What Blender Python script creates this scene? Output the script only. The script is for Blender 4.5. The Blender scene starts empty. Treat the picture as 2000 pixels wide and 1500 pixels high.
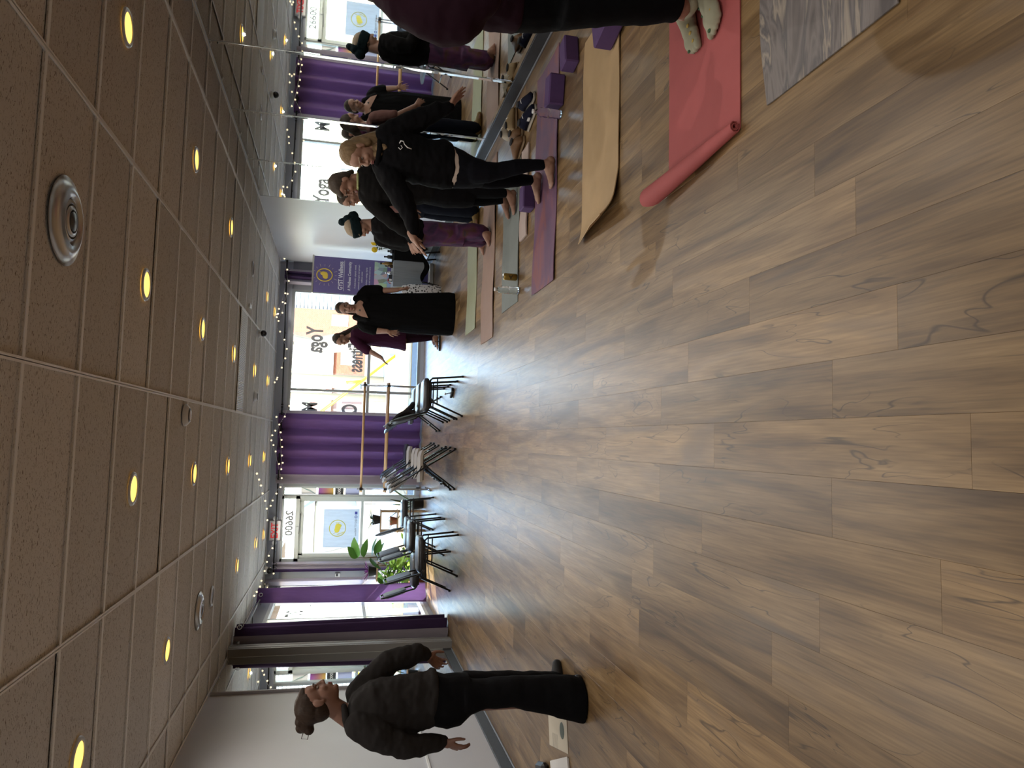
import bpy, bmesh, math, random
from mathutils import Vector, Matrix, Euler, Quaternion
import numpy as np
random.seed(7)
SC = bpy.context.scene
COL = SC.collection
PI = math.pi

# ------------------------------------------------------------------ camera
H = 2.6225                      # ceiling height
XR, XL, YF, YB = 2.8786, -2.8454, 10.416, -5.2
CAM = Vector((-0.2610, -3.0712, 1.4496))
YAW, PITCH, ROLL, FPX = 0.08081, 0.22805, 0.04232, 1422.6
_f = Vector((math.sin(YAW)*math.cos(PITCH), math.cos(YAW)*math.cos(PITCH), -math.sin(PITCH)))
_r0 = Vector((math.cos(YAW), -math.sin(YAW), 0)); _u0 = _r0.cross(_f)
RIGHT = math.cos(ROLL)*_r0 + math.sin(ROLL)*_u0
UP = -math.sin(ROLL)*_r0 + math.cos(ROLL)*_u0
FWD = _f
cd = bpy.data.cameras.new('camera'); cam = bpy.data.objects.new('camera', cd); COL.objects.link(cam)
cd.sensor_fit = 'HORIZONTAL'; cd.sensor_width = 36; cd.lens = FPX/2000*36
cd.clip_start = 0.05; cd.clip_end = 400
# the phone was held sideways: the room's "up" points to the picture's left
M = Matrix(((-UP.x, RIGHT.x, -FWD.x), (-UP.y, RIGHT.y, -FWD.y), (-UP.z, RIGHT.z, -FWD.z)))
cam.matrix_world = Matrix.Translation(CAM) @ M.to_4x4()
SC.camera = cam

# ------------------------------------------------------------------ world, sun, exposure
W = bpy.data.worlds.new('World'); SC.world = W; W.use_nodes = True
nt = W.node_tree; nt.nodes.clear()
sky = nt.nodes.new('ShaderNodeTexSky'); sky.sky_type = 'NISHITA'; sky.sun_disc = False
SUN_DIR = Vector((0.583*math.cos(math.radians(30)), 0.812*math.cos(math.radians(30)), -math.sin(math.radians(30))))
sky.sun_elevation = math.radians(30); sky.sun_rotation = math.atan2(-SUN_DIR.x, -SUN_DIR.y)
sky.air_density = 1.0; sky.dust_density = .35; sky.ozone_density = 1.6; sky.altitude = 100
bg = nt.nodes.new('ShaderNodeBackground'); bg.inputs['Strength'].default_value = 0.38
out = nt.nodes.new('ShaderNodeOutputWorld')
nt.links.new(sky.outputs[0], bg.inputs[0]); nt.links.new(bg.outputs[0], out.inputs[0])
sd = bpy.data.lights.new('sun', 'SUN'); sd.energy = 4.0; sd.angle = 0.009; sd.color = (1.0, .94, .84)
so = bpy.data.objects.new('sun', sd); COL.objects.link(so)
so.rotation_euler = SUN_DIR.to_track_quat('-Z', 'Y').to_euler()
def portal(name, loc, rot, sx, sy):
    l = bpy.data.lights.new(name, 'AREA'); l.shape = 'RECTANGLE'; l.size = sx; l.size_y = sy
    l.cycles.is_portal = True
    o = bpy.data.objects.new(name, l); COL.objects.link(o); o.location = loc; o.rotation_euler = rot
portal('window_portal', (0.6, YF+.22, 1.25), (-PI/2, 0, 0), 3.7, 2.4)
portal('door_portal', (-1.86, YF+.22, 1.2), (-PI/2, 0, 0), 1.2, 2.4)
portal('side_window_portal', (XL-.22, 8.7, 1.25), (0, -PI/2, 0), 2.5, 3.4)
SC.view_settings.view_transform = 'Standard'; SC.view_settings.look = 'None'
SC.view_settings.gamma = 1.0; SC.view_settings.use_curve_mapping = False
SC.view_settings.exposure = 2.25
SC.cycles.use_denoising = True
SC.cycles.max_bounces = 10; SC.cycles.diffuse_bounces = 5; SC.cycles.glossy_bounces = 6
SC.cycles.transparent_max_bounces = 16; SC.cycles.transmission_bounces = 6
SC.cycles.caustics_reflective = False; SC.cycles.caustics_refractive = False
SC.cycles.sample_clamp_indirect = 6.0

# ------------------------------------------------------------------ points in the room
def ray(x, y): return FWD + RIGHT*((750-y)/FPX) + UP*((1000-x)/FPX)
def at(x, y, Y):
    d = ray(x, y); return CAM + d*((Y-CAM.y)/d.y)
def fl(x, y, h=0.0):
    d = ray(x, y); return CAM + d*((h-CAM.z)/d.z)
def atX(x, y, X):
    d = ray(x, y); return CAM + d*((X-CAM.x)/d.x)
def mpp(Y): return (Y-CAM.y)/FPX/ math.cos(YAW)   # metres per pixel at depth Y (about)

# ------------------------------------------------------------------ materials
MATS = {}
def mat(name, col=(.8,.8,.8), rough=.5, metal=0.0, spec=None, emit=None, estr=0.0, trans=None, noise=None, bump=None, sheen=0.0, alpha=None):
    """col: linear rgb; noise=(scale, amount, stretch); bump=(scale, strength)"""
    if name in MATS: return MATS[name]
    m = bpy.data.materials.new(name); m.use_nodes = True; t = m.node_tree
    b = t.nodes['Principled BSDF']
    b.inputs['Base Color'].default_value = (*col, 1); b.inputs['Roughness'].default_value = rough
    b.inputs['Metallic'].default_value = metal
    if spec is not None: b.inputs['Specular IOR Level'].default_value = spec
    if sheen: b.inputs['Sheen Weight'].default_value = sheen
    if emit: b.inputs['Emission Color'].default_value = (*emit, 1); b.inputs['Emission Strength'].default_value = estr
    if trans: b.inputs['Transmission Weight'].default_value = trans
    tc = None
    if noise or bump:
        tc = t.nodes.new('ShaderNodeTexCoord'); 
    if noise:
        sc, am = noise[0], noise[1]; st = noise[2] if len(noise) > 2 else (1,1,1)
        mp = t.nodes.new('ShaderNodeMapping'); mp.inputs['Scale'].default_value = st
        n = t.nodes.new('ShaderNodeTexNoise'); n.inputs['Scale'].default_value = sc; n.inputs['Detail'].default_value = 5
        mx = t.nodes.new('ShaderNodeMix'); mx.data_type = 'RGBA'
        mx.inputs['A'].default_value = (*[c*(1-am) for c in col], 1); mx.inputs['B'].default_value = (*[min(1,c*(1+am)) for c in col], 1)
        t.links.new(tc.outputs['Object'], mp.inputs[0]); t.links.new(mp.outputs[0], n.inputs['Vector'])
        t.links.new(n.outputs['Fac'], mx.inputs['Factor']); t.links.new(mx.outputs['Result'], b.inputs['Base Color'])
    if bump:
        n2 = t.nodes.new('ShaderNodeTexNoise'); n2.inputs['Scale'].default_value = bump[0]; n2.inputs['Detail'].default_value = 3
        bp = t.nodes.new('ShaderNodeBump'); bp.inputs['Strength'].default_value = bump[1]; bp.inputs['Distance'].default_value = bump[2] if len(bump) > 2 else .01
        t.links.new(tc.outputs['Object'], n2.inputs['Vector']); t.links.new(n2.outputs['Fac'], bp.inputs['Height']); t.links.new(bp.outputs[0], b.inputs['Normal'])
    MATS[name] = m; return m
def s2l(r, g, b):
    f = lambda c: (c/12.92 if c <= .04045 else ((c+.055)/1.055)**2.4)
    return (f(r/255), f(g/255), f(b/255))

# ------------------------------------------------------------------ mesh building
class MB:
    def __init__(s): s.v = []; s.f = []
    def add(s, vs, fs):
        o = len(s.v); s.v += [tuple(p) for p in vs]; s.f += [tuple(i+o for i in q) for q in fs]; return s
    def box(s, c, d, R=None, ch=0.0):
        x, y, z = d[0]/2, d[1]/2, d[2]/2
        if ch <= 0:
            vs = [(a*x, b*y, e*z) for a in (-1,1) for b in (-1,1) for e in (-1,1)]
            fs = [(0,1,3,2),(4,6,7,5),(0,4,5,1),(2,3,7,6),(0,2,6,4),(1,5,7,3)]
        else:
            k = min(ch, x*.98, y*.98, z*.98); vs = []; idx = {}
            for a in (-1,1):
                for b in (-1,1):
                    for e in (-1,1):
                        for ax in range(3):
                            p = [a*(x-k), b*(y-k), e*(z-k)]; p[ax] = (a*x, b*y, e*z)[ax]
                            idx[(a,b,e,ax)] = len(vs); vs.append(tuple(p))
            fs = []
            for e in (-1,1):
                fs.append(tuple(idx[q] for q in ((e,-1,-1,0),(e,1,-1,0),(e,1,1,0),(e,-1,1,0))[::e]))
                fs.append(tuple(idx[q] for q in ((-1,e,-1,1),(1,e,-1,1),(1,e,1,1),(-1,e,1,1))[::-e]))
                fs.append(tuple(idx[q] for q in ((-1,-1,e,2),(1,-1,e,2),(1,1,e,2),(-1,1,e,2))[::e]))
            for a in (-1,1):
                for b in (-1,1):
                    fs.append((idx[(a,b,-1,0)], idx[(a,b,1,0)], idx[(a,b,1,1)], idx[(a,b,-1,1)])[::-a*b])
                    fs.append((idx[(a,-1,b,0)], idx[(a,1,b,0)], idx[(a,1,b,2)], idx[(a,-1,b,2)])[::a*b])
                    fs.append((idx[(-1,a,b,1)], idx[(1,a,b,1)], idx[(1,a,b,2)], idx[(-1,a,b,2)])[::-a*b])
                    for e in (-1,1):
                        fs.append(tuple(idx[(a,b,e,k2)] for k2 in range(3))[::a*b*e])
        c = Vector(c)
        if R is not None: vs = [R @ Vector(p) + c for p in vs]
        else: vs = [Vector(p) + c for p in vs]
        return s.add(vs, fs)
    def rings(s, R, cap=True, closed=False):
        n = len(R[0]); vs = [p for r in R for p in r]; fs = []
        m = len(R)
        for i in range(m if closed else m-1):
            for j in range(n):
                a = i*n+j; b = i*n+(j+1) % n; c = ((i+1) % m)*n+(j+1) % n; d = ((i+1) % m)*n+j
                fs.append((a, b, c, d))
        if cap and not closed:
            fs.append(tuple(range(n))[::-1]); fs.append(tuple((m-1)*n+j for j in range(n)))
        return s.add(vs, fs)
    def tube(s, pts, r, n=8, closed=False, cap=True):
        P = [Vector(p) for p in pts]; m = len(P); R = []
        rr = r if isinstance(r, (list, tuple)) else [r]*m
        nrm = None
        for i in range(m):
            if closed: t = (P[(i+1) % m]-P[i-1])
            else: t = (P[min(i+1, m-1)]-P[max(i-1, 0)])
            if t.length < 1e-9: t = Vector((0,0,1))
            t.normalize()
            if nrm is None:
                a = Vector((0,0,1)) if abs(t.z) < .9 else Vector((1,0,0)); nrm = (a - t*a.dot(t)).normalized()
            else:
                nrm = nrm - t*nrm.dot(t)
                if nrm.length < 1e-6: nrm = t.orthogonal()
                nrm.normalize()
            bn = t.cross(nrm)
            R.append([P[i] + rr[i]*(math.cos(2*PI*j/n)*nrm + math.sin(2*PI*j/n)*bn) for j in range(n)])
        return s.rings(R, cap, closed)
    def capsule(s, a, b, ra, rb=None, n=10, k=3):
        a, b = Vector(a), Vector(b); rb = ra if rb is None else rb
        d = (b-a); L = d.length; d = d.normalized() if L > 1e-9 else Vector((0,0,1))
        P = []; R = []
        for i in range(k+1):
            th = PI/2*(1-i/k); P.append(a - d*ra*math.sin(th)); R.append(max(ra*math.cos(th), 1e-4))
        for i in range(k+1):
            th = PI/2*i/k; P.append(b + d*rb*math.sin(th)); R.append(max(rb*math.cos(th), 1e-4))
        return s.tube(P, R, n)
    def chain(s, pts, rad, n=12):
        for i in range(len(pts)-1): s.capsule(pts[i], pts[i+1], rad[i], rad[i+1], n)
        return s
    def sphere(s, c, r, n=16, m=10, R=None):
        c = Vector(c); r = (r, r, r) if not isinstance(r, (tuple, list)) else r; RR = []
        for i in range(m+1):
            th = PI*i/m; z = -math.cos(th); q = max(math.sin(th), 1e-4)
            ring = [Vector((r[0]*q*math.cos(2*PI*j/n), r[1]*q*math.sin(2*PI*j/n), r[2]*z)) for j in range(n)]
            RR.append([(R @ p if R is not None else p) + c for p in ring])
        return s.rings(RR)
    def lathe(s, prof, c=(0,0,0), n=24, cap=True):
        c = Vector(c)
        return s.rings([[c+Vector((r*math.cos(2*PI*j/n), r*math.sin(2*PI*j/n), z)) for j in range(n)] for r, z in prof], cap)
    def grid(s, fn, nu, nv, thick=None):
        P = [[Vector(fn(i/nu, j/nv)) for j in range(nv+1)] for i in range(nu+1)]
        w = nv+1
        vs = [p for r in P for p in r]
        fs = [(i*w+j, (i+1)*w+j, (i+1)*w+j+1, i*w+j+1) for i in range(nu) for j in range(nv)]
        if not thick: return s.add(vs, fs)
        # closed slab: offset along vertex normals
        N = [Vector((0,0,0)) for _ in vs]
        for q in fs:
            n = (vs[q[2]]-vs[q[0]]).cross(vs[q[3]]-vs[q[1]])
            for i in q: N[i] += n
        N = [(n.normalized() if n.length > 0 else Vector((0,0,1))) for n in N]
        k = len(vs); v2 = vs + [p - n*thick for p, n in zip(vs, N)]
        f2 = fs + [tuple(i+k for i in q[::-1]) for q in fs]
        edge = [i*w for i in range(nu+1)]
        b = [i*w for i in range(nu)] + [nu*w+j for j in range(nv)] + [i*w+nv for i in range(nu, 0, -1)] + [j for j in range(nv, 0, -1)]
        for i in range(len(b)):
            a, c2 = b[i], b[(i+1) % len(b)]; f2.append((a, a+k, c2+k, c2))
        return s.add(v2, f2)
    def prism(s, poly, z0, z1, T=None):
        n = len(poly); vs = [(x, y, z0) for x, y in poly] + [(x, y, z1) for x, y in poly]
        if T is not None: vs = [T @ Vector(p) for p in vs]
        fs = [tuple(range(n))[::-1], tuple(range(n, 2*n))] + [(i, (i+1) % n, n+(i+1) % n, n+i) for i in range(n)]
        return s.add(vs, fs)
    def mesh(s, name='m'):
        me = bpy.data.meshes.new(name); me.from_pydata(s.v, [], s.f); me.update(); return me
    def build(s, name, m=None, parent=None, smooth=False, loc=None, fix=True, auto=None):
        me = s.mesh(name)
        if fix:
            bm = bmesh.new(); bm.from_mesh(me); bmesh.ops.recalc_face_normals(bm, faces=bm.faces); bm.to_mesh(me); bm.free()
        return link(name, me, m, parent, smooth, loc, auto)
def link(name, me, m=None, parent=None, smooth=False, loc=None, auto=None):
    o = bpy.data.objects.new(name, me); COL.objects.link(o)
    if m is not None:
        if isinstance(m, (list, tuple)):
            for q in m: me.materials.append(q)
        else: me.materials.append(m)
    if smooth:
        me.polygons.foreach_set('use_smooth', [True]*len(me.polygons))
        if auto:
            bm = bmesh.new(); bm.from_mesh(me)
            for e in bm.edges:
                if len(e.link_faces) == 2 and e.calc_face_angle(0) > auto: e.smooth = False
            bm.to_mesh(me); bm.free()
    if parent is not None: o.parent = parent
    if loc is not None: o.location = loc
    return o
def tag(o, label=None, cat=None, group=None, kind=None):
    if label: o['label'] = label
    if cat: o['category'] = cat
    if group: o['group'] = group
    if kind: o['kind'] = kind
    return o
def thing(name, label, cat, loc=(0,0,0), rz=0.0, group=None):
    o = bpy.data.objects.new(name, None); COL.objects.link(o); o.empty_display_size = .1
    o.location = loc; o.rotation_euler = (0, 0, rz); return tag(o, label, cat, group)
def dup(root, loc=None, rz=None, label=None, group=None, rot=None):
    r = root.copy(); COL.objects.link(r)
    if loc is not None: r.location = loc
    if rz is not None: r.rotation_euler = (0, 0, rz)
    if rot is not None: r.rotation_euler = rot
    if label: r['label'] = label
    if group: r['group'] = group
    for ch in list(root.children):
        c = ch.copy(); COL.objects.link(c); c.parent = r
        for g in ch.children:
            d = g.copy(); COL.objects.link(d); d.parent = c
    return r
def struct(o): o['kind'] = 'structure'; return o
def text_mesh(txt, size, ext=0.002, sx=1.0, bold=0.0, align='CENTER'):
    c = bpy.data.curves.new('t', 'FONT'); c.body = txt; c.size = size; c.extrude = ext; c.offset = bold
    c.align_x = align; c.align_y = 'CENTER'; c.resolution_u = 3
    o = bpy.data.objects.new('t', c); COL.objects.link(o)
    dg = bpy.context.evaluated_depsgraph_get(); me = bpy.data.meshes.new_from_object(o.evaluated_get(dg))
    bpy.data.objects.remove(o); bpy.data.curves.remove(c)
    me.materials.clear()
    if sx != 1.0: me.transform(Matrix.Diagonal((sx, 1, 1, 1)))
    return me
def text_obj(name, txt, size, mtx, m, parent=None, ext=.0015, sx=1.0, bold=0.0, align='CENTER'):
    """mtx maps text space (x right, y up, z towards the reader) to the parent's space"""
    me = text_mesh(txt, size, ext, sx, bold, align); me.transform(mtx)
    return link(name, me, m, parent)
def frame(origin, xa, ya):
    xa, ya = Vector(xa).normalized(), Vector(ya).normalized(); z = xa.cross(ya)
    return Matrix(((xa.x, ya.x, z.x, origin[0]), (xa.y, ya.y, z.y, origin[1]), (xa.z, ya.z, z.z, origin[2]), (0,0,0,1)))
# ================================================================== STRUCTURE
def nodes(name):
    m = bpy.data.materials.new(name); m.use_nodes = True; return m, m.node_tree, m.node_tree.nodes['Principled BSDF']
def wood_floor():
    m, t, b = nodes('floor_wood'); N = t.nodes.new; L = t.links.new
    tc = N('ShaderNodeTexCoord'); oi = N('ShaderNodeObjectInfo')
    mul = N('ShaderNodeMath'); mul.operation = 'MULTIPLY'; mul.inputs[1].default_value = 83.0; L(oi.outputs['Random'], mul.inputs[0])
    cmb = N('ShaderNodeCombineXYZ'); L(mul.outputs[0], cmb.inputs[0]); L(mul.outputs[0], cmb.inputs[1]); L(mul.outputs[0], cmb.inputs[2])
    def nz(scale, st, det, dist=0.0):
        mp = N('ShaderNodeMapping'); mp.inputs['Scale'].default_value = st; L(tc.outputs['Object'], mp.inputs[0])
        ad = N('ShaderNodeVectorMath'); L(mp.outputs[0], ad.inputs[0]); L(cmb.outputs[0], ad.inputs[1])
        n = N('ShaderNodeTexNoise'); n.inputs['Scale'].default_value = scale; n.inputs['Detail'].default_value = det; n.inputs['Distortion'].default_value = dist
        L(ad.outputs[0], n.inputs['Vector']); return n.outputs['Fac']
    def ramp(src, stops):
        r = N('ShaderNodeValToRGB'); e = r.color_ramp.elements
        e[0].position, e[0].color = stops[0][0], (*stops[0][1], 1); e[1].position, e[1].color = stops[-1][0], (*stops[-1][1], 1)
        for p, c in stops[1:-1]:
            q = e.new(p); q.color = (*c, 1)
        L(src, r.inputs[0]); return r.outputs[0]
    def mix(f, a, bb, mode='MIX', fac=None):
        x = N('ShaderNodeMix'); x.data_type = 'RGBA'; x.blend_type = mode
        if fac is not None: x.inputs['Factor'].default_value = fac
        else: L(f, x.inputs['Factor'])
        L(a, x.inputs['A']); 
        if isinstance(bb, tuple): x.inputs['B'].default_value = (*bb, 1)
        else: L(bb, x.inputs['B'])
        return x.outputs['Result']
    base = ramp(nz(1.0, (9, .9, 1), 4, .8), [(.26, (.088,.049,.020)), (.42, (.20,.122,.053)), (.56, (.305,.198,.092)), (.74, (.39,.262,.130))])
    fine = ramp(nz(1.0, (130, 5, 1), 3), [(.3, (.70,.67,.63)), (.7, (1.10,1.09,1.08))])
    c1 = mix(None, base, fine, 'MULTIPLY', 1.0)
    # thin wandering cracks: a narrow band of a distorted noise
    v = nz(1.0, (7, 1.1, 1), 2, 1.6)
    vein = ramp(v, [(.490, (0,0,0)), (.4985, (1,1,1)), (.5015, (1,1,1)), (.51, (0,0,0))])
    msk = ramp(nz(1.0, (4, 1.6, 1), 2), [(.50, (0,0,0)), (.58, (1,1,1))])
    vm = N('ShaderNodeMath'); vm.operation = 'MULTIPLY'; L(vein, vm.inputs[0]); L(msk, vm.inputs[1])
    vm2 = N('ShaderNodeMath'); vm2.operation = 'MULTIPLY'; vm2.inputs[1].default_value = .75; L(vm.outputs[0], vm2.inputs[0])
    c2 = mix(vm2.outputs[0], c1, (.035,.020,.012))
    smoke = ramp(nz(1.0, (5, .8, 1), 3, 1.2), [(.60, (0,0,0)), (.74, (.6,.6,.6))])
    c3 = mix(smoke, c2, (.135,.10,.078))
    tint = ramp(oi.outputs['Random'], [(0, (.78,.76,.75)), (.5, (1,1,1)), (1, (1.16,1.13,1.08))])
    c4 = mix(None, c3, tint, 'MULTIPLY', 1.0)
    L(c4, b.inputs['Base Color'])
    rr = N('ShaderNodeMapRange'); L(nz(1.0, (60, 6, 1), 3), rr.inputs[0]); rr.inputs[3].default_value = .32; rr.inputs[4].default_value = .46
    L(rr.outputs[0], b.inputs['Roughness']); b.inputs['Specular IOR Level'].default_value = .6; b.inputs['Coat Weight'].default_value = .28; b.inputs['Coat Roughness'].default_value = .36
    bp = N('ShaderNodeBump'); bp.inputs['Strength'].default_value = .12; bp.inputs['Distance'].default_value = .002
    L(nz(1.0, (110, 5, 1), 3), bp.inputs['Height']); L(bp.outputs[0], b.inputs['Normal'])
    return m
def tile_mat():
    m, t, b = nodes('ceiling_tile'); N = t.nodes.new; L = t.links.new
    tc = N('ShaderNodeTexCoord'); oi = N('ShaderNodeObjectInfo')
    mul = N('ShaderNodeMath'); mul.operation = 'MULTIPLY'; mul.inputs[1].default_value = 41.0; L(oi.outputs['Random'], mul.inputs[0])
    ad = N('ShaderNodeVectorMath'); L(tc.outputs['Object'], ad.inputs[0]); L(mul.outputs[0], ad.inputs[1])
    def dash(rot, st, lo):
        mp = N('ShaderNodeMapping'); mp.inputs['Scale'].default_value = st; mp.inputs['Rotation'].default_value = (0, 0, rot); L(ad.outputs[0], mp.inputs[0])
        n = N('ShaderNodeTexNoise'); n.inputs['Scale'].default_value = 1.0; n.inputs['Detail'].default_value = 1.0; n.inputs['Distortion'].default_value = .6
        L(mp.outputs[0], n.inputs['Vector'])
        r = N('ShaderNodeMapRange'); r.inputs[1].default_value = lo; r.inputs[2].default_value = lo+.035; L(n.outputs['Fac'], r.inputs[0]); return r.outputs[0]
    mx = N('ShaderNodeMath'); mx.operation = 'MAXIMUM'; L(dash(.5, (45, 150, 60), .66), mx.inputs[0]); L(dash(-1.0, (55, 170, 60), .665), mx.inputs[1])
    m2 = N('ShaderNodeMath'); m2.operation = 'MAXIMUM'; L(mx.outputs[0], m2.inputs[0]); L(dash(0, (160, 160, 160), .70), m2.inputs[1])
    col = N('ShaderNodeMix'); col.data_type = 'RGBA'; col.inputs['A'].default_value = (.74,.725,.70,1); col.inputs['B'].default_value = (.26,.225,.19,1)
    L(m2.outputs[0], col.inputs['Factor'])
    tv = N('ShaderNodeMapRange'); tv.inputs[3].default_value = .9; tv.inputs[4].default_value = 1.08; L(oi.outputs['Random'], tv.inputs[0])
    vm = N('ShaderNodeVectorMath'); vm.operation = 'SCALE'; L(col.outputs['Result'], vm.inputs[0]); L(tv.outputs[0], vm.inputs['Scale'])
    L(vm.outputs[0], b.inputs['Base Color']); b.inputs['Roughness'].default_value = .95; b.inputs['Specular IOR Level'].default_value = .1
    bp = N('ShaderNodeBump'); bp.invert = True; bp.inputs['Strength'].default_value = .4; bp.inputs['Distance'].default_value = .004; L(m2.outputs[0], bp.inputs['Height']); L(bp.outputs[0], b.inputs['Normal'])
    return m
def glass_mat(name='window_glass', tint=(.96,.98,.975)):
    if name in MATS: return MATS[name]
    m = bpy.data.materials.new(name); m.use_nodes = True; t = m.node_tree; t.nodes.clear(); N = t.nodes.new
    tr = N('ShaderNodeBsdfTransparent'); tr.inputs[0].default_value = (*tint, 1); g = N('ShaderNodeBsdfGlossy'); g.inputs['Roughness'].default_value = .02
    lw = N('ShaderNodeLayerWeight'); lw.inputs[0].default_value = .5; pw_ = N('ShaderNodeMath'); pw_.operation = 'POWER'; pw_.inputs[1].default_value = 5.0
    ml = N('ShaderNodeMath'); ml.operation = 'MULTIPLY_ADD'; ml.inputs[1].default_value = .55; ml.inputs[2].default_value = .025
    mx = N('ShaderNodeMixShader'); o = N('ShaderNodeOutputMaterial')
    t.links.new(lw.outputs['Facing'], pw_.inputs[0]); t.links.new(pw_.outputs[0], ml.inputs[0]); t.links.new(ml.outputs[0], mx.inputs[0]); t.links.new(tr.outputs[0], mx.inputs[1]); t.links.new(g.outputs[0], mx.inputs[2]); t.links.new(mx.outputs[0], o.inputs[0])
    MATS[name] = m; return m
def cloth_mat(name, col, trans=.35, rough=.9, fold=None):
    if name in MATS: return MATS[name]
    m = bpy.data.materials.new(name); m.use_nodes = True; t = m.node_tree; N = t.nodes.new; b = t.nodes['Principled BSDF']; o = t.nodes['Material Output']
    tc = N('ShaderNodeTexCoord'); mp = N('ShaderNodeMapping'); mp.inputs['Scale'].default_value = (6, 6, 1.2)
    n = N('ShaderNodeTexNoise'); n.inputs['Scale'].default_value = 4; n.inputs['Detail'].default_value = 4
    t.links.new(tc.outputs['Object'], mp.inputs[0]); t.links.new(mp.outputs[0], n.inputs['Vector'])
    mx = N('ShaderNodeMix'); mx.data_type = 'RGBA'; mx.inputs['A'].default_value = (*[c*.82 for c in col], 1); mx.inputs['B'].default_value = (*[min(1, c*1.15) for c in col], 1)
    t.links.new(n.outputs['Fac'], mx.inputs['Factor']); t.links.new(mx.outputs['Result'], b.inputs['Base Color'])
    b.inputs['Roughness'].default_value = rough; b.inputs['Specular IOR Level'].default_value = .2; b.inputs['Sheen Weight'].default_value = .15
    bp = N('ShaderNodeBump'); bp.inputs['Strength'].default_value = .35; bp.inputs['Distance'].default_value = .01
    t.links.new(n.outputs['Fac'], bp.inputs['Height']); t.links.new(bp.outputs[0], b.inputs['Normal'])
    tl = N('ShaderNodeBsdfTranslucent'); t.links.new(mx.outputs['Result'], tl.inputs[0])
    ms = N('ShaderNodeMixShader'); ms.inputs[0].default_value = trans
    t.links.new(b.outputs[0], ms.inputs[1]); t.links.new(tl.outputs[0], ms.inputs[2]); t.links.new(ms.outputs[0], o.inputs[0])
    MATS[name] = m; return m
M_wood = wood_floor(); M_tile = tile_mat(); M_glass = glass_mat()
M_tee = mat('ceiling_grid_white', (.97,.96,.94), .5)
M_wall = mat('wall_paint_lilac_grey', (.55,.55,.585), .55, noise=(3, .05), bump=(60, .05, .002))
M_wallw = mat('wall_paint_pale', (.60,.62,.66), .5, noise=(3, .04), bump=(60, .05, .002))
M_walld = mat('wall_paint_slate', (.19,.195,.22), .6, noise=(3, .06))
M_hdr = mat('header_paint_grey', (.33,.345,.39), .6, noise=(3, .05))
M_base = mat('baseboard_charcoal', (.035,.037,.043), .45, noise=(30, .3))
M_alu = mat('window_frame_grey', (.40,.43,.42), .45, .2)
M_aluD = mat('window_frame_dark', (.16,.165,.17), .45, .2)
M_black = mat('black_metal', (.012,.012,.013), .38, .4)
M_chrome = mat('chrome', (.75,.76,.78), .18, 1.0)
M_mirror = mat('mirror_silver', (.86,.89,.88), .015, 1.0)
M_medge = mat('mirror_glass_edge', (.62,.80,.74), .06, .85)

# ---- floor: planks as laid in the photograph (rows run along the room)
fo = struct(MB().box((0, (YB+YF)/2, -.03), (XR-XL+.4, YF-YB+.4, .044)).build('floor', mat('subfloor_dark', (.03,.025,.02), .9)))
PW, PL, X0 = .1785, 1.2192, .010
PH = {0:-1.413, -1:-1.142, 1:-.68, 2:-.036, 3:.153, -2:-.42, -3:-1.134, -4:-.322, -5:-1.07, -6:-.815, 4:.62, 5:-.25, 6:.33, -7:.31, -8:-.2}
def plank_mesh(w, l):
    c = .0004
    return MB().add([(-w/2+c,-l/2+c,0),(w/2-c,-l/2+c,0),(w/2-c,l/2-c,0),(-w/2+c,l/2-c,0),(-w/2,-l/2,-.0004),(w/2,-l/2,-.0004),(w/2,l/2,-.0004),(-w/2,l/2,-.0004),(-w/2,-l/2,-.008),(w/2,-l/2,-.008),(w/2,l/2,-.008),(-w/2,l/2,-.008)],
        [(0,1,2,3),(4,5,1,0),(5,6,2,1),(6,7,3,2),(7,4,0,3),(8,9,5,4),(9,10,6,5),(10,11,7,6),(11,8,4,7)]).mesh('plank')
_full = plank_mesh(PW-.0003, PL-.0003); _full.materials.append(M_wood)
plank_list = []
for k in range(-16, 17):
    xa, xb = max(X0+k*PW, XL), min(X0+(k+1)*PW, XR)
    if xb-xa < .01: continue
    ph = PH.get(k, random.uniform(0, PL)); j0 = math.floor((YB-ph)/PL)
    y = ph+j0*PL
    while y < YF:
        ya, yb = max(y, YB), min(y+PL, YF)
        if yb-ya > .02: plank_list.append((xa, xb, ya, yb))
        y += PL
def in_view(P):
    for X in P[:2]:
        for Y in P[2:]:
            d = Vector((X, Y, 0))-CAM; z = d.dot(FWD)
            if z > .3:
                px, py = 1000-FPX*d.dot(UP)/z, 750-FPX*d.dot(RIGHT)/z
                if -60 < px < 2060 and -80 < py < 1580: return True
    return False
vis = sorted([p for p in plank_list if in_view(p)], key=lambda p: p[2])
near, far = vis[:300], vis[300:]
hid = [p for p in plank_list if p not in vis]
for xa, xb, ya, yb in near:
    if abs(xb-xa-PW) < .001 and abs(yb-ya-PL) < .001: me = _full
    else:
        me = plank_mesh(xb-xa-.0003, yb-ya-.0003); me.materials.append(M_wood)
    link('plank', me, None, fo, loc=((xa+xb)/2, (ya+yb)/2, 0))
mb = MB()
for xa, xb, ya, yb in far+hid:
    mb.box(((xa+xb)/2, (ya+yb)/2, -.004), (xb-xa-.0003, yb-ya-.0003, .008))
tag(mb.build('plank_field', M_wood, fo), kind='stuff')

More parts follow.
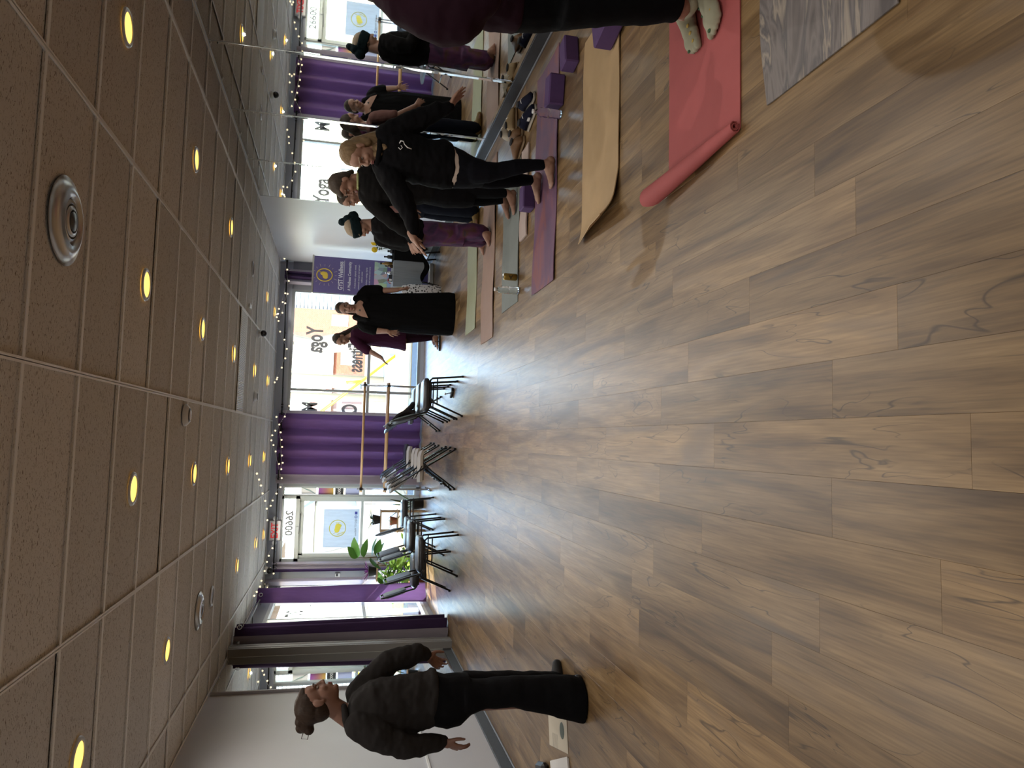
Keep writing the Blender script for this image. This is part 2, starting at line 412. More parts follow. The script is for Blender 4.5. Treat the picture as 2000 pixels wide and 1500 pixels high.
# ---- ceiling: 2x4 ft lay-in tiles on a white T grid
ce = struct(MB().box((0, (YB+YF)/2, H+.14), (XR-XL+.4, YF-YB+.4, .1)).build('ceiling', mat('plenum_dark', (.05,.05,.05), .9)))
CX = [XL, -2.4384, -1.2192, 0, 1.2192, 2.4384, XR]
CY = [j*.6096 for j in range(-1, 18)] + [YF]
def tile_mesh(w, d):
    def fn(u, v):
        sag = .012*(1-(2*v-1)**2)*(1-.5*(2*u-1)**2)
        return ((u-.5)*w, (v-.5)*d, .014-sag)
    mb = MB().grid(fn, 4, 6); 
    mb.add([(-w/2,-d/2,.03),(w/2,-d/2,.03),(w/2,d/2,.03),(-w/2,d/2,.03)], [(0,1,2,3)])
    me = mb.mesh('tile'); me.polygons.foreach_set('use_smooth', [True]*len(me.polygons)); me.flip_normals(); me.materials.append(M_tile); return me
_tm = {}
for i in range(len(CX)-1):
    for j in range(len(CY)-1):
        w, d = CX[i+1]-CX[i]-.004, CY[j+1]-CY[j]-.004
        if d < .02: continue
        k = (round(w, 2), round(d, 2))
        if k not in _tm: _tm[k] = tile_mesh(w, d)
        o = link('ceiling_tile', _tm[k], None, ce, loc=((CX[i]+CX[i+1])/2, (CY[j]+CY[j+1])/2, H+random.uniform(-.001, .003)))
        o.rotation_euler = (random.uniform(-.005, .005), random.uniform(-.002, .002), 0)
mb = MB().box((0, (CY[0]+YB)/2, H+.02), (XR-XL, CY[0]-YB, .02)); mb.build('ceiling_field', M_tile, ce)
for x in CX[1:-1]:
    MB().box((x, (YF+YB)/2, H-.001), (.024, YF-YB, .004)).box((x, (YF+YB)/2, H+.012), (.003, YF-YB, .03)).build('grid_runner', M_tee, ce)
for y in CY[:-1]:
    MB().box((0, y, H), (XR-XL, .022, .003)).build('cross_tee', M_tee, ce)
for x in (XL+.011, XR-.011): MB().box((x, (YF+YB)/2, H-.001), (.022, YF-YB, .003)).build('wall_angle', M_tee, ce)

# ---- side and back walls
HW = H+.19                                              # walls run on above the hung ceiling
wl = MB()
wl.box((XL-.1, (YB+6.30)/2, HW/2), (.2, 6.30-YB, HW))                       # grey wall up to the window bay
struct(wl.build('wall_left', M_wall))
wb = MB().box((XL-.1, (6.3+YF)/2, 2.40+(HW-2.40)/2), (.2, YF-6.3, HW-2.40)).box((XL-.1, (6.3+YF)/2, .035), (.2, YF-6.3, .07)).box((XL-.1, 6.62, HW/2), (.2, .64, HW)).box((XL-.1, YF+.0, HW/2), (.2, .18, HW))
struct(wb.build('wall_left_bay', M_hdr))
struct(MB().box((XR+.1, (YB+YF)/2, HW/2), (.2, YF-YB+.4, HW)).build('wall_right', M_wallw))
struct(MB().box((0, YB-.1, HW/2), (XR-XL+.4, .2, HW)).build('wall_back', M_wallw))
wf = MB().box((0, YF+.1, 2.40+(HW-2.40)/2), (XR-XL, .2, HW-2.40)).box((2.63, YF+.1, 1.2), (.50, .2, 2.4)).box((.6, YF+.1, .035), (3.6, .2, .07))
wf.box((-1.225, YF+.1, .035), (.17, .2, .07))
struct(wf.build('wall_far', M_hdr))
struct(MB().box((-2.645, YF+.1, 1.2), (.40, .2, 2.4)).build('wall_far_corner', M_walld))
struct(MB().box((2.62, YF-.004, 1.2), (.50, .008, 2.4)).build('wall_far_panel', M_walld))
# pilaster between mirror and side windows
pl = struct(MB().box((XL+.05, 6.20, H/2), (.10, .20, H)).build('trim_1', mat('pilaster_grey', (.26,.255,.25), .55)))
for dy in (-.05, .05): MB().box((XL+.102, 6.20+dy, H/2), (.006, .03, H-.02)).build('moulding', MATS['pilaster_grey'], pl)
# baseboards
b1 = struct(MB().box((XR-.008, (YB+YF)/2, .055), (.016, YF-YB, .11), ch=.003).build('baseboard_right', M_base))
MB().box((XR-.020, (YB+YF)/2, .008), (.012, YF-YB, .016), ch=.004).build('shoe_moulding', mat('shoe_grey', (.18,.19,.21), .4), b1)
b2 = struct(MB().box((XL+.008, (YB+6.1)/2, .055), (.016, 6.1-YB, .11), ch=.003).build('baseboard_left', M_base))
MB().box((XL+.020, (YB+6.1)/2, .008), (.012, 6.1-YB, .016), ch=.004).build('shoe_moulding', MATS['shoe_grey'], b2)
# outlet strip low on the left wall with a cable raceway
o1 = thing('power_outlet', 'white power outlet box on the grey wall behind the person in the grey sweatshirt', 'outlet', (XL, 3.95, .74))
pw = mat('white_plastic', (.75,.75,.74), .4)
MB().box((.02, 0, 0), (.04, .075, .12), ch=.006).build('housing', pw, o1)
for dz in (-.03, .03): MB().box((.041, 0, dz), (.004, .03, .028), ch=.004).build('socket', mat('socket_grey', (.45,.45,.45), .4), o1)
o2 = thing('cable_raceway', 'thin white cable raceway running along the grey wall below the outlet', 'raceway', (XL, 3.2, .66))
MB().box((.008, -.2, 0), (.016, 1.9, .022), ch=.003).build('cover', pw, o2)

# ---- mirrors
def mirror_panel(y0, y1, X, s, label, z0=.115, z1=2.605, frame_near=False):
    t = thing('wall_mirror', label, 'mirror', (X, (y0+y1)/2, z0), group='mirror panels along the wall')
    w, h, bv = y1-y0-.008, z1-z0, .026
    x0, x1, xb = s*.003, s*.014, s*.009
    A = [(x1, -w/2+bv, bv), (x1, w/2-bv, bv), (x1, w/2-bv, h-bv), (x1, -w/2+bv, h-bv)]
    MB().add(A, [(0,1,2,3)]).build('glass', M_mirror, t, fix=False)
    B = [(xb, -w/2, 0), (xb, w/2, 0), (xb, w/2, h), (xb, -w/2, h)]
    MB().add(A+B, [(4,5,1,0),(5,6,2,1),(6,7,3,2),(7,4,0,3)]).build('bevel', M_mirror, t, fix=False)
    C = [(x0, -w/2, 0), (x0, w/2, 0), (x0, w/2, h), (x0, -w/2, h)]
    MB().add(B+C, [(4,5,1,0),(5,6,2,1),(6,7,3,2),(7,4,0,3),(4,5,6,7)]).build('edge', M_medge, t, fix=False)
    MB().box((s*.006, w/2+.004, h/2), (.010, .006, h)).build('joint_strip', mat('joint_bright', (.80,.86,.84), .2, .6), t)
    return t
SE = [-2.15, -.9, .38, 1.65, 2.92, 4.17, 5.46, 6.76]
names = ['mirror panel behind the photographer along the room', 'mirror panel just outside the picture edge beside the marbled mat', 'mirror panel beside the person in the maroon sweater', 'mirror panel behind the purple yoga blocks reflecting the door number',
         'mirror panel reflecting the purple curtain and the pink shirt', 'mirror panel behind the blonde person reflecting the window lettering', 'far end mirror panel next to the pale bare wall']
for i in range(len(SE)-1): mirror_panel(SE[i], SE[i+1], XR, -1, names[i])
lm = mirror_panel(4.86, 6.10, XL, 1, 'mirror panel on the left wall behind the person in the grey sweatshirt')
MB().box((.015, -.635, (2.605-.115)/2), (.03, .03, 2.605-.115), ch=.004).build('frame_strip', mat('frame_grey', (.33,.32,.34), .4), lm)
# ================================================================== WINDOWS, DOOR, CURTAINS
def bar(mb, a, b, w, d):
    a, b = Vector(a), Vector(b); c = (a+b)/2; L = (b-a)
    s = [w, w, w]
    return c, L
def window(name, axis, lo, hi, z0, z1, mull, trans, fixed, frame_w=.05, depth=.10, mlt=None):
    """axis 'x': far wall (spans X at Y=fixed); 'y': left wall (spans Y at X=fixed)"""
    mlt = mlt or M_alu
    r = bpy.data.objects.new(name, None); COL.objects.link(r); struct(r)
    P = (lambda a, z, off=0: (a, fixed+off, z)) if axis == 'x' else (lambda a, z, off=0: (fixed-off, a, z))
    D = (lambda w, h, d: (w, d, h)) if axis == 'x' else (lambda w, h, d: (d, w, h))
    c = (lo+hi)/2; zc = (z0+z1)/2; W, Hh = hi-lo, z1-z0
    mb = MB()
    mb.box(P(c, z1-frame_w/2, .05), D(W, frame_w, depth)); mb.box(P(c, z0+frame_w/2, .05), D(W, frame_w, depth))
    mb.box(P(lo+frame_w/2, zc, .05), D(frame_w, Hh-2*frame_w, depth)); mb.box(P(hi-frame_w/2, zc, .05), D(frame_w, Hh-2*frame_w, depth))
    mb.build('window_frame', mlt, r)
    mull = sorted(mull); xs = [lo+frame_w] + list(mull) + [hi-frame_w]
    for m in mull: MB().box(P(m, zc, .05), D(.045, Hh-2*frame_w, depth), ch=.004).build('mullion', M_aluD if mlt is M_aluD else mlt, r)
    zs = [z0+frame_w] + list(trans) + [z1-frame_w]
    for i in range(len(xs)-1):
        a = xs[i] + (.0225 if i else 0); b = xs[i+1] - (.0225 if i+2 < len(xs) else 0)
        for zt in trans: MB().box(P((a+b)/2, zt, .05), D(b-a, .05, depth*.9), ch=.004).build('transom_bar', mlt, r)
        for j in range(len(zs)-1):
            za = zs[j] + (.025 if j else 0); zb = zs[j+1] - (.025 if j+2 < len(zs) else 0)
            MB().box(P((a+b)/2, (za+zb)/2, .05), D(b-a, zb-za, .006)).build('pane', M_glass, r)
    return r
M_aluM = mat('window_frame_mid', (.24,.25,.255), .45, .2)
w1 = window('window_1', 'x', -1.14, 2.38, .07, 2.40, [.574, -.32], [1.0], YF, mlt=M_aluM)
w2 = window('window_2', 'x', -1.31, -1.14, .07, 2.40, [], [1.0], YF, frame_w=.028)
w3 = window('window_3', 'y', 6.94, YF-.09, .07, 2.40, [7.93, 9.25], [1.0], XL, mlt=mat('window_frame_light', (.62,.66,.66), .4, .1))
# door
dr = struct(bpy.data.objects.new('door_1', None)); COL.objects.link(dr)
mb = MB()
mb.box((-1.335, YF+.06, 1.2), (.05, .14, 2.4)).box((-2.425, YF+.06, 1.2), (.05, .14, 2.4)).box((-1.88, YF+.06, 2.385), (1.14, .14, .03)).box((-1.88, YF+.06, 2.13), (1.14, .14, .07))
mb.build('door_frame', M_alu, dr)
MB().box((-1.88, YF+.06, 2.27), (1.04, .006, .20)).build('transom_pane', M_glass, dr)
lf = MB().box((-1.378, YF+.05, 1.05), (.05, .05, 2.09)).box((-2.36, YF+.05, 1.05), (.09, .05, 2.09)).box((-1.87, YF+.05, 2.06), (.95, .05, .07)).box((-1.87, YF+.05, .10), (.95, .05, .20)).box((-1.87, YF+.05, 1.015), (.95, .045, .045))
lf = lf.build('door_leaf', M_alu, dr)
MB().box((-1.87, YF+.05, 1.53), (.92, .006, .98)).build('pane', M_glass, lf); MB().box((-1.87, YF+.05, .60), (.92, .006, .80)).build('pane', M_glass, lf)
MB().tube([(-1.45, YF+.02, .98), (-1.45, YF-.04, .98), (-1.45, YF-.04, .78), (-1.45, YF+.02, .78)], .009).build('handle', M_chrome, lf)
MB().box((-1.95, YF+.0, 2.12), (.22, .05, .05), ch=.006).build('door_closer', M_alu, dr)
MB().tube([(-1.97, YF-.02, 2.10), (-1.80, YF-.11, 2.085), (-1.62, YF+.01, 2.08)], .007).build('closer_arm', M_aluD, dr)
struct(MB().box((-1.88, YF+.03, .012), (1.14, .18, .024)).build('trim_2', M_alu))

# writing on the glass: read from the street, so it is mirrored in here
M_decal = mat('decal_grey', (.20,.21,.225), .7)
def decal(name, txt, x_right, z, size, sx, label, cat='lettering', y=YF+.044, m=M_decal, bold=.0, align='LEFT', parent=None):
    T = frame((x_right, y, z), (-1, 0, 0), (0, 0, 1))         # text runs towards -X and faces the street
    me = text_mesh(txt, size, .0006, sx, bold, align); me.transform(T)
    o = link(name, me, m, parent); return tag(o, label, cat) if label else o
decal('window_lettering', 'Yoga', 1.72, 1.965, .40, .58, 'grey word Yoga on the far window glass seen from behind', bold=.012)
decal('window_lettering', 'Fitness', 1.46, 1.235, .37, .52, 'grey word Fitness on the far window glass beside the maroon tunic', bold=.012)
decal('window_lettering', 'Me', .36, 2.00, .37, .62, 'grey letters Me on the far window at the curtain edge', bold=.012)
decal('window_lettering', 'C', .345, 1.30, .37, .62, 'single grey letter C low on the far window at the curtain edge', bold=.012)
decal('door_number', '26600', -1.57, 2.265, .175, 1.0, 'grey street number 26600 on the glass above the door', y=YF+.052, bold=.006)
def decal_left(txt, y_near, z, size, sx, label, bold=.01):
    T = frame((XL-.046, y_near, z), (0, 1, 0), (0, 0, 1))
    T = frame((XL-.044, y_near, z), (0, 1, 0), (0, 0, 1)) @ Matrix.Diagonal((1, 1, 1, 1))
    me = text_mesh(txt, size, .0006, sx, bold, 'LEFT'); me.transform(frame((XL-.044, y_near, z), (0, -1, 0), (0, 0, 1)))
    o = link('window_lettering', me, M_decal); return tag(o, label, 'lettering')
decal_left('GYST', 8.62, 2.0, .34, .5, 'grey letters on the side window between the two purple curtains')
decal_left('a', 10.05, 1.15, .30, .8, 'single grey letter a on the side window behind the plants')
# door sign: grey translucent panel, ring logo
dp = thing('door_poster', 'pale grey poster with a yellow ring emblem hanging on the door glass', 'poster', (-1.88, YF+.035, 1.06))
MB().box((0, 0, .31), (.68, .003, .62)).build('sheet', cloth_mat('poster_grey', (.62,.66,.70), .6), dp)
M_yel = mat('emblem_yellow', (.55,.50,.05), .5)
ring = [(.142*math.cos(a*PI/24), -.004, .375+.142*math.sin(a*PI/24)) for a in range(48)]
MB().tube(ring, .0065, 6, closed=True).build('ring', M_yel, dp)
mb = MB(); mb.sphere((.02, -.004, .37), (.065, .003, .05), 14, 8); mb.sphere((-.03, -.004, .385), (.05, .003, .045), 14, 8); mb.sphere((.045, -.004, .345), (.03, .003, .04), 12, 8)
mb.tube([(-.06, -.004, .40), (-.09, -.004, .43), (-.085, -.004, .455)], .004, 6); mb.build('emblem', M_yel, dp)
link('emblem_text', text_mesh('GYST', .035, .0008, 1, .001), M_yel, dp).matrix_local = frame((.095, -.004, .37), (0, 0, -1), (1, 0, 0))
link('emblem_text', text_mesh('WELLNESS', .028, .0008, 1, .001), M_yel, dp).matrix_local = frame((-.09, -.004, .32), (.35, 0, -.94), (.94, 0, .35))
Mb_ = mat('icon_blue', (.05,.06,.28), .5)
MB().box((.27, -.004, .06), (.05, .003, .045), ch=.001).build('icon', Mb_, dp); MB().tube([(.20+.02*math.cos(a*PI/8), -.004, .06+.02*math.sin(a*PI/8)) for a in range(16)], .005, 6, closed=True).build('icon', Mb_, dp)
link('caption', text_mesh('@GYST Wellness', .045, .0006, .9, .0006), M_decal, dp).matrix_local = frame((.01, -.004, .06), (-1, 0, 0), (0, 0, 1))
# sidelight posters
def sheet(x0, x1, z0, z1, m, label, name='notice', y=YF+.036):
    t = thing(name, label, 'poster', ((x0+x1)/2, y, (z0+z1)/2)); MB().box((0, 0, 0), (x1-x0, .003, z1-z0)).build('sheet', m, t); return t
grad, tt, bb_ = nodes('poster_sunset'); tc_ = tt.nodes.new('ShaderNodeTexCoord'); sp_ = tt.nodes.new('ShaderNodeSeparateXYZ'); rp_ = tt.nodes.new('ShaderNodeValToRGB'); mr_ = tt.nodes.new('ShaderNodeMapRange')
mr_.inputs[1].default_value = -.135; mr_.inputs[2].default_value = .135
rp_.color_ramp.elements[0].color = (.55,.36,.05,1); rp_.color_ramp.elements[1].color = (.25,.06,.34,1); q_ = rp_.color_ramp.elements.new(.5); q_.color = (.36,.14,.16,1)
tt.links.new(tc_.outputs['Object'], sp_.inputs[0]); tt.links.new(sp_.outputs[2], mr_.inputs[0]); tt.links.new(mr_.outputs[0], rp_.inputs[0]); tt.links.new(rp_.outputs[0], bb_.inputs['Base Color'])
s1 = sheet(-1.285, -1.15, 1.53, 1.795, grad, 'purple to gold notice on the narrow glass beside the door')
s2 = sheet(-1.285, -1.15, 1.355, 1.505, mat('notice_black', (.03,.03,.033), .5), 'black notice with white letters on the narrow glass beside the door')
link('letters', text_mesh('EXC', .07, .0006, 1, .002), pw, s2).matrix_local = frame((0, -.003, .0), (1, 0, 0), (0, 0, 1))
s3 = sheet(-1.285, -1.15, 1.085, 1.32, mat('notice_lilac', (.42,.46,.68), .5), 'lilac notice at the bottom of the narrow glass beside the door')
MB().box((0, .001, 0), (.14, .003, .245)).build('border', MATS['notice_black'], s3)
s4 = sheet(-1.275, -1.16, 1.83, 2.09, mat('notice_white', (.8,.8,.8), .5), 'white notice with a grey swoosh high on the narrow glass beside the door')
MB().tube([(-.05, -.003, -.11), (0, -.003, -.02), (.02, -.003, .04), (.05, -.003, .11)], [.004,.012,.01,.003], 6).build('swoosh', mat('swoosh', (.3,.42,.42), .5), s4)

# ---- curtain rods, curtains
def rod(label, a, b, r=.012, m=None):
    t = thing('curtain_rod', label, 'rod', a); a, b = Vector(a), Vector(b)
    MB().tube([(0,0,0), b-a], r).build('pole', m or M_black, t, True)
    for p, s in ((Vector((0,0,0)), -1), (b-a, 1)):
        MB().sphere(p + (b-a).normalized()*s*.01, .02, 10, 8).build('finial', m or M_black, t, True)
    n = max(2, int((b-a).length/1.2)+1); u = (b-a).normalized(); nrm = Vector((0, 1, 0)) if abs(u.x) > .7 else Vector((-1, 0, 0))
    for i in range(n):
        p = (b-a)*((i+.3)/(n-.4)); MB().box(p+nrm*.055+Vector((0,0,-.005)), (.016, .11, .016) if abs(u.x) > .7 else (.11, .016, .016)).build('bracket', m or M_black, t)
    return t
RZ = 2.475
rod('black curtain rod across the top of the far window', (.30, YF-.12, RZ-.005), (2.84, YF-.12, RZ+.03))
rod('black curtain rod over the purple curtain and the entrance door', (-2.60, YF-.12, RZ+.01), (.235, YF-.12, RZ-.005))
rod('grey curtain rod along the top of the side window', (XL+.11, 6.32, 2.535), (XL+.11, 10.28, 2.535), m=mat('rod_grey', (.35,.35,.36), .35, .8))
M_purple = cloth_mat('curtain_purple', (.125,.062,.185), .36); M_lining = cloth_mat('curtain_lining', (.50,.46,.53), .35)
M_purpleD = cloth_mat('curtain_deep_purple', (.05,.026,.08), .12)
def curtain(label, axis, lo, hi, zt, zb, fixed, folds, amp, toward, grom=True, mface=None, liningL=0.0, liningR=0.0, flare=0.0, seed=0, ph0=None):
    """hanging sheet with sine folds; 'toward' = +-1 direction into the room"""
    rnd = random.Random(seed); t = thing('curtain', label, 'curtain', (((lo+hi)/2, fixed, zb) if axis == 'x' else (fixed, (lo+hi)/2, zb)))
    mface = mface or M_purple; ph = rnd.uniform(0, 6) if ph0 is None else ph0; wob = [rnd.uniform(-.25, .25) for _ in range(12)]
    Wd = hi-lo
    def prof(u, v, off):
        a = amp*(.75+.35*(1-v)) ; w = u*folds*2*PI + ph + (.35*math.sin(3*u*PI+ph) + .25*(1-v)*math.sin(7*u+ph*2))*(1 if ph0 is None else .3)
        d = a*math.sin(w) + off
        s = (u-.5)*Wd*(1+flare*(1-v)) + .012*math.sin(w*2)*(Wd/folds)*2
        z = (zt-zb)*v + (.006*math.sin(w*1.5+wob[0]) if v < .01 else 0)
        return (s, -d*(-toward), z) if axis == 'x' else (d*toward, s, z)
    def piece(nm, u0, u1, off, m, parent):
        mb = MB().grid(lambda a, b: prof(u0+(u1-u0)*a, b, off), max(8, int(folds*16*(u1-u0))), 14)
        return mb.build(nm, m, parent, True, fix=False)
    piece('face', 0, 1, .003, mface, t); piece('lining', 0, 1, -.003, M_lining, t)
    if liningL: piece('turned_edge', 0, liningL, .007, M_lining, t)
    if liningR: piece('turned_edge', 1-liningR, 1, .007, M_lining, t)
    if grom:
        n = int(folds*2); k = 0
        for i in range(n):
            u = (i+.5)/n; p = Vector(prof(u, 1, .006)); q = Vector(prof(u+.01, 1, .006))
            tg = (q-p); tg.z = 0; tg.normalize(); z = (zt-zb)-.055
            ringp = [Vector((p.x, p.y, z)) + .026*(math.cos(a*PI/8)*tg + math.sin(a*PI/8)*Vector((0,0,1))) for a in range(16)]
            MB().tube(ringp, .005, 6, closed=True).build('grommet', M_chrome if axis != 'x' else M_black, t, True)
    return t
curtain('wide purple curtain hanging beside the entrance door behind the wooden barre', 'x', -1.08, .20, RZ+.045, .04, YF-.115, 4.6, .075, -1, liningL=.12, liningR=.05, seed=3)
curtain('narrow pale edged curtain between the entrance door and the dark corner', 'x', -2.61, -2.44, RZ+.04, .05, YF-.11, 2, .035, -1, liningR=.65, seed=5)
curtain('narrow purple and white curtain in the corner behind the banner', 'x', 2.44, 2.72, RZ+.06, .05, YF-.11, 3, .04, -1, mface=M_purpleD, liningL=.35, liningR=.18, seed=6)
curtain('pale lined curtain gathered in the corner above the plants', 'y', 9.96, 10.24, 2.58, .10, XL+.10, 2, .05, 1, mface=M_lining, seed=8)
curtain('sunlit purple curtain on the side window behind the black chairs', 'y', 8.66, 8.96, 2.58, .03, XL+.165, 1.0, .125, 1, seed=10, ph0=-1.57)
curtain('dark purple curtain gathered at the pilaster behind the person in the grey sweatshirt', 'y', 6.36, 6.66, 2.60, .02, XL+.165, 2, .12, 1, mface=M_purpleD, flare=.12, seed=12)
# thermostat / intercom on the dark corner wall
th = thing('wall_thermostat', 'small grey thermostat on the dark corner wall beside the door', 'thermostat', (-2.69, YF-.001, 1.40))
MB().box((0, -.012, 0), (.07, .024, .09), ch=.008).build('case', mat('thermo_grey', (.4,.4,.41), .5), th); MB().box((0, -.026, .01), (.045, .004, .03)).build('display', M_black, th)
# exit sign
ex = thing('exit_sign', 'white exit sign with red letters and two lamp heads above the door', 'sign', (-1.905, YF-.001, 2.495))
MB().box((0, -.03, 0), (.34, .06, .19), ch=.008).build('housing', mat('sign_white', (.72,.70,.68), .4), ex)
text_obj('letters', 'EXIT', .165, frame((0, -.062, 0), (1, 0, 0), (0, 0, 1)), mat('exit_red', (.65,.03,.03), .4, emit=(1,.05,.05), estr=.06), ex, bold=.003, sx=.78)
for s in (-1, 1):
    lh = MB().lathe([(.012,-.0),(.035,.012),(.04,.03),(.033,.05),(.01,.052)], n=16).build('lamp_head', pw, ex, True); lh.location = (s*.21, -.03, -.0); lh.rotation_euler = (PI/2, 0, 0)
# ================================================================== CEILING FIXTURES
M_trim = mat('downlight_trim', (.55,.54,.52), .35, .3)
M_lamp = mat('downlight_lens', (.9,.6,.2), .5, emit=(1.0,.56,.10), estr=.52)
M_lampoff = mat('downlight_lens_unlit', (.16,.13,.11), .4)
LAMP_W = 5.2
def downlight(X, Y, label, on=True):
    t = thing('downlight', label, 'ceiling light', (X, Y, H-.006), group='round recessed ceiling lights')
    MB().lathe([(.076,.004),(.076,-.006),(.096,-.004),(.100,.004)], n=28, cap=False).build('trim_ring', M_trim, t, True)
    MB().lathe([(.0005,.002),(.05,.001),(.076,-.001)], n=28, cap=False).build('lens', M_lamp if on else M_lampoff, t, True)
    if on:
        l = bpy.data.lights.new('downlight_lamp', 'SPOT'); l.energy = LAMP_W; l.color = (1.0,.94,.86); l.spot_size = math.radians(176); l.spot_blend = .6; l.shadow_soft_size = .014
        o = bpy.data.objects.new('downlight_lamp', l); COL.objects.link(o); o.parent = t; o.location = (0, 0, -.016)
DL = [(1.84, .94, 'lit downlight nearest the mirror top, at the corner of the picture'), (-1.83, .94, 'nearest lit downlight above the person in the grey sweatshirt'),
 (.62, 1.61, 'lit downlight just beyond the large round vent'), (-.59, 1.61, 'large lit downlight in the wide ceiling bay before the smoke detector'),
 (-1.84, 2.80, 'second lit downlight from the left wall corner, before the round air vent'), (1.84, 2.80, 'second lit downlight along the mirror'),
 (.62, 3.45, 'second lit downlight in the bay between vent and air grille'), (-.59, 3.45, 'second lit downlight in the smoke detector bay'),
 (1.84, 4.66, 'third lit downlight along the mirror'), (.62, 5.32, 'third lit downlight, right before the air grille'), (-.60, 5.33, 'third lit downlight in the bay beside the air grille'),
 (-1.86, 6.55, 'third lit downlight along the side windows, past the unlit one'), (.62, 7.34, 'lit downlight right behind the air grille'), (-.60, 7.31, 'fourth lit downlight in the bay leading to the purple curtain'),
 (1.84, 8.44, 'lit downlight before the corner with the banner'), (1.84, 9.77, 'last lit downlight near the banner corner'), (-1.88, 8.63, 'lit downlight before the exit sign'), (-1.90, 9.77, 'last lit downlight right in front of the exit sign'),
 (.62, 9.23, 'last lit downlight above the far window'), (-.60, 9.20, 'last lit downlight in front of the wide purple curtain')]
for X, Y, lb in DL: downlight(X, Y, lb)
for X, Y, lb in ((1.84,-.93,'mirror side, nearest row'),(-1.84,-.93,'window wall side, nearest row'),(.61,-2.1,'mirror half, second row'),(-.61,-2.1,'window half, second row'),(1.84,-2.8,'mirror side, last row'),(-1.84,-2.8,'window wall side, last row')): downlight(X, Y, 'added unseen downlight behind the photographer, '+lb)  # unseen lamps added behind the camera to fill the shadow on the floor
downlight(1.84, 6.53, 'unlit dark downlight along the pale wall', False); downlight(-1.85, 4.72, 'unlit brown downlight next to the round air vent by the windows', False)
M_sat = mat('satin_steel', (.55,.53,.50), .3, .9); M_satd = mat('dark_steel', (.10,.10,.10), .35, .7)
def diffuser(X, Y, label, r=.19):
    t = thing('round_air_vent', label, 'air vent', (X, Y, H-.004), group='round ceiling air vents'); k = r/.19
    MB().lathe([(.10*k,.0),(.105*k,-.03),(.14*k,-.022),(.19*k,0),(.186*k,.004)], n=40, cap=False).build('outer_ring', M_sat, t, True)
    MB().lathe([(.001,.0),(.105*k,.0)], n=32, cap=False).build('throat', M_satd, t, True)
    for i, (a, b, z) in enumerate(((.075,.092,-.018),(.05,.066,-.024),(.001,.04,-.03))):
        MB().lathe([(a*k, z-.004),(b*k, z),(b*k, z+.012),(a*k*.9, z+.012)], n=32, cap=(a < .01)).build('cone', M_sat if i < 2 else M_satd, t, True)
diffuser(.625, .31, 'large satin steel round vent on the nearest ceiling tiles'); diffuser(-1.84, 4.05, 'round vent with black core near the side windows', .17)
def detector(X, Y, label, r=.07):
    t = thing('smoke_detector', label, 'detector', (X, Y, H-.002)); MB().lathe([(r,0),(r,-.012),(r*.8,-.03),(r*.45,-.045),(.001,-.047)], n=24, cap=False).build('body', pw, t, True)
    MB().lathe([(r*.62,-.030),(r*.66,-.038),(r*.5,-.044)], n=24, cap=False).build('slot_ring', M_satd, t, True)
detector(-.12, 2.94, 'white smoke detector between the second ceiling lights', .085); detector(.27, 7.46, 'small smoke detector far along the ceiling past the air grille')
def seccam(loc, label, s=1.0):
    t = thing('security_camera', label, 'camera', loc); MB().lathe([(.05*s,0),(.055*s,-.03*s),(.05*s,-.05*s)], n=20).build('mount', pw, t, True); MB().sphere((0, -.02*s, -.07*s), .045*s, 16, 10).build('dome', M_black, t, True); MB().lathe([(.014*s,0),(.014*s,.02*s)], n=12).build('lens', M_satd, t, True).matrix_local = Matrix.Translation((0, -.055*s, -.075*s)) @ Matrix.Rotation(PI/2, 4, 'X')
seccam((1.15, 7.5, H-.002), 'black security camera on the ceiling grid beyond the air grille'); seccam((-2.55, 10.16, H-.002), 'grey security camera in the ceiling corner above the plants', 1.2)
gr = thing('air_grille', 'rectangular slatted air grille filling one ceiling tile', 'air vent', (.605, 6.00, H-.002))
MB().box((0, 0, .002), (1.19, .54, .004)).build('backing', M_satd, gr)
for i in range(60): MB().box((-.585+i*1.17/59, 0, -.003), (.009, .52, .007), Matrix.Rotation(.5, 3, 'Y')).build('slat', M_tee, gr)
for s in (-1, 1): MB().box((0, s*.275, -.002), (1.21, .022, .006), ch=.001).build('rim', M_tee, gr); MB().box((s*.6, 0, -.002), (.02, .52, .006), ch=.001).build('rim', M_tee, gr)
sp = thing('small_sensor', 'small white rectangular sensor on the ceiling beside the air grille', 'sensor', (1.34, 6.42, H-.01)); MB().box((0, 0, 0), (.05, .14, .02), ch=.005).build('case', pw, sp)
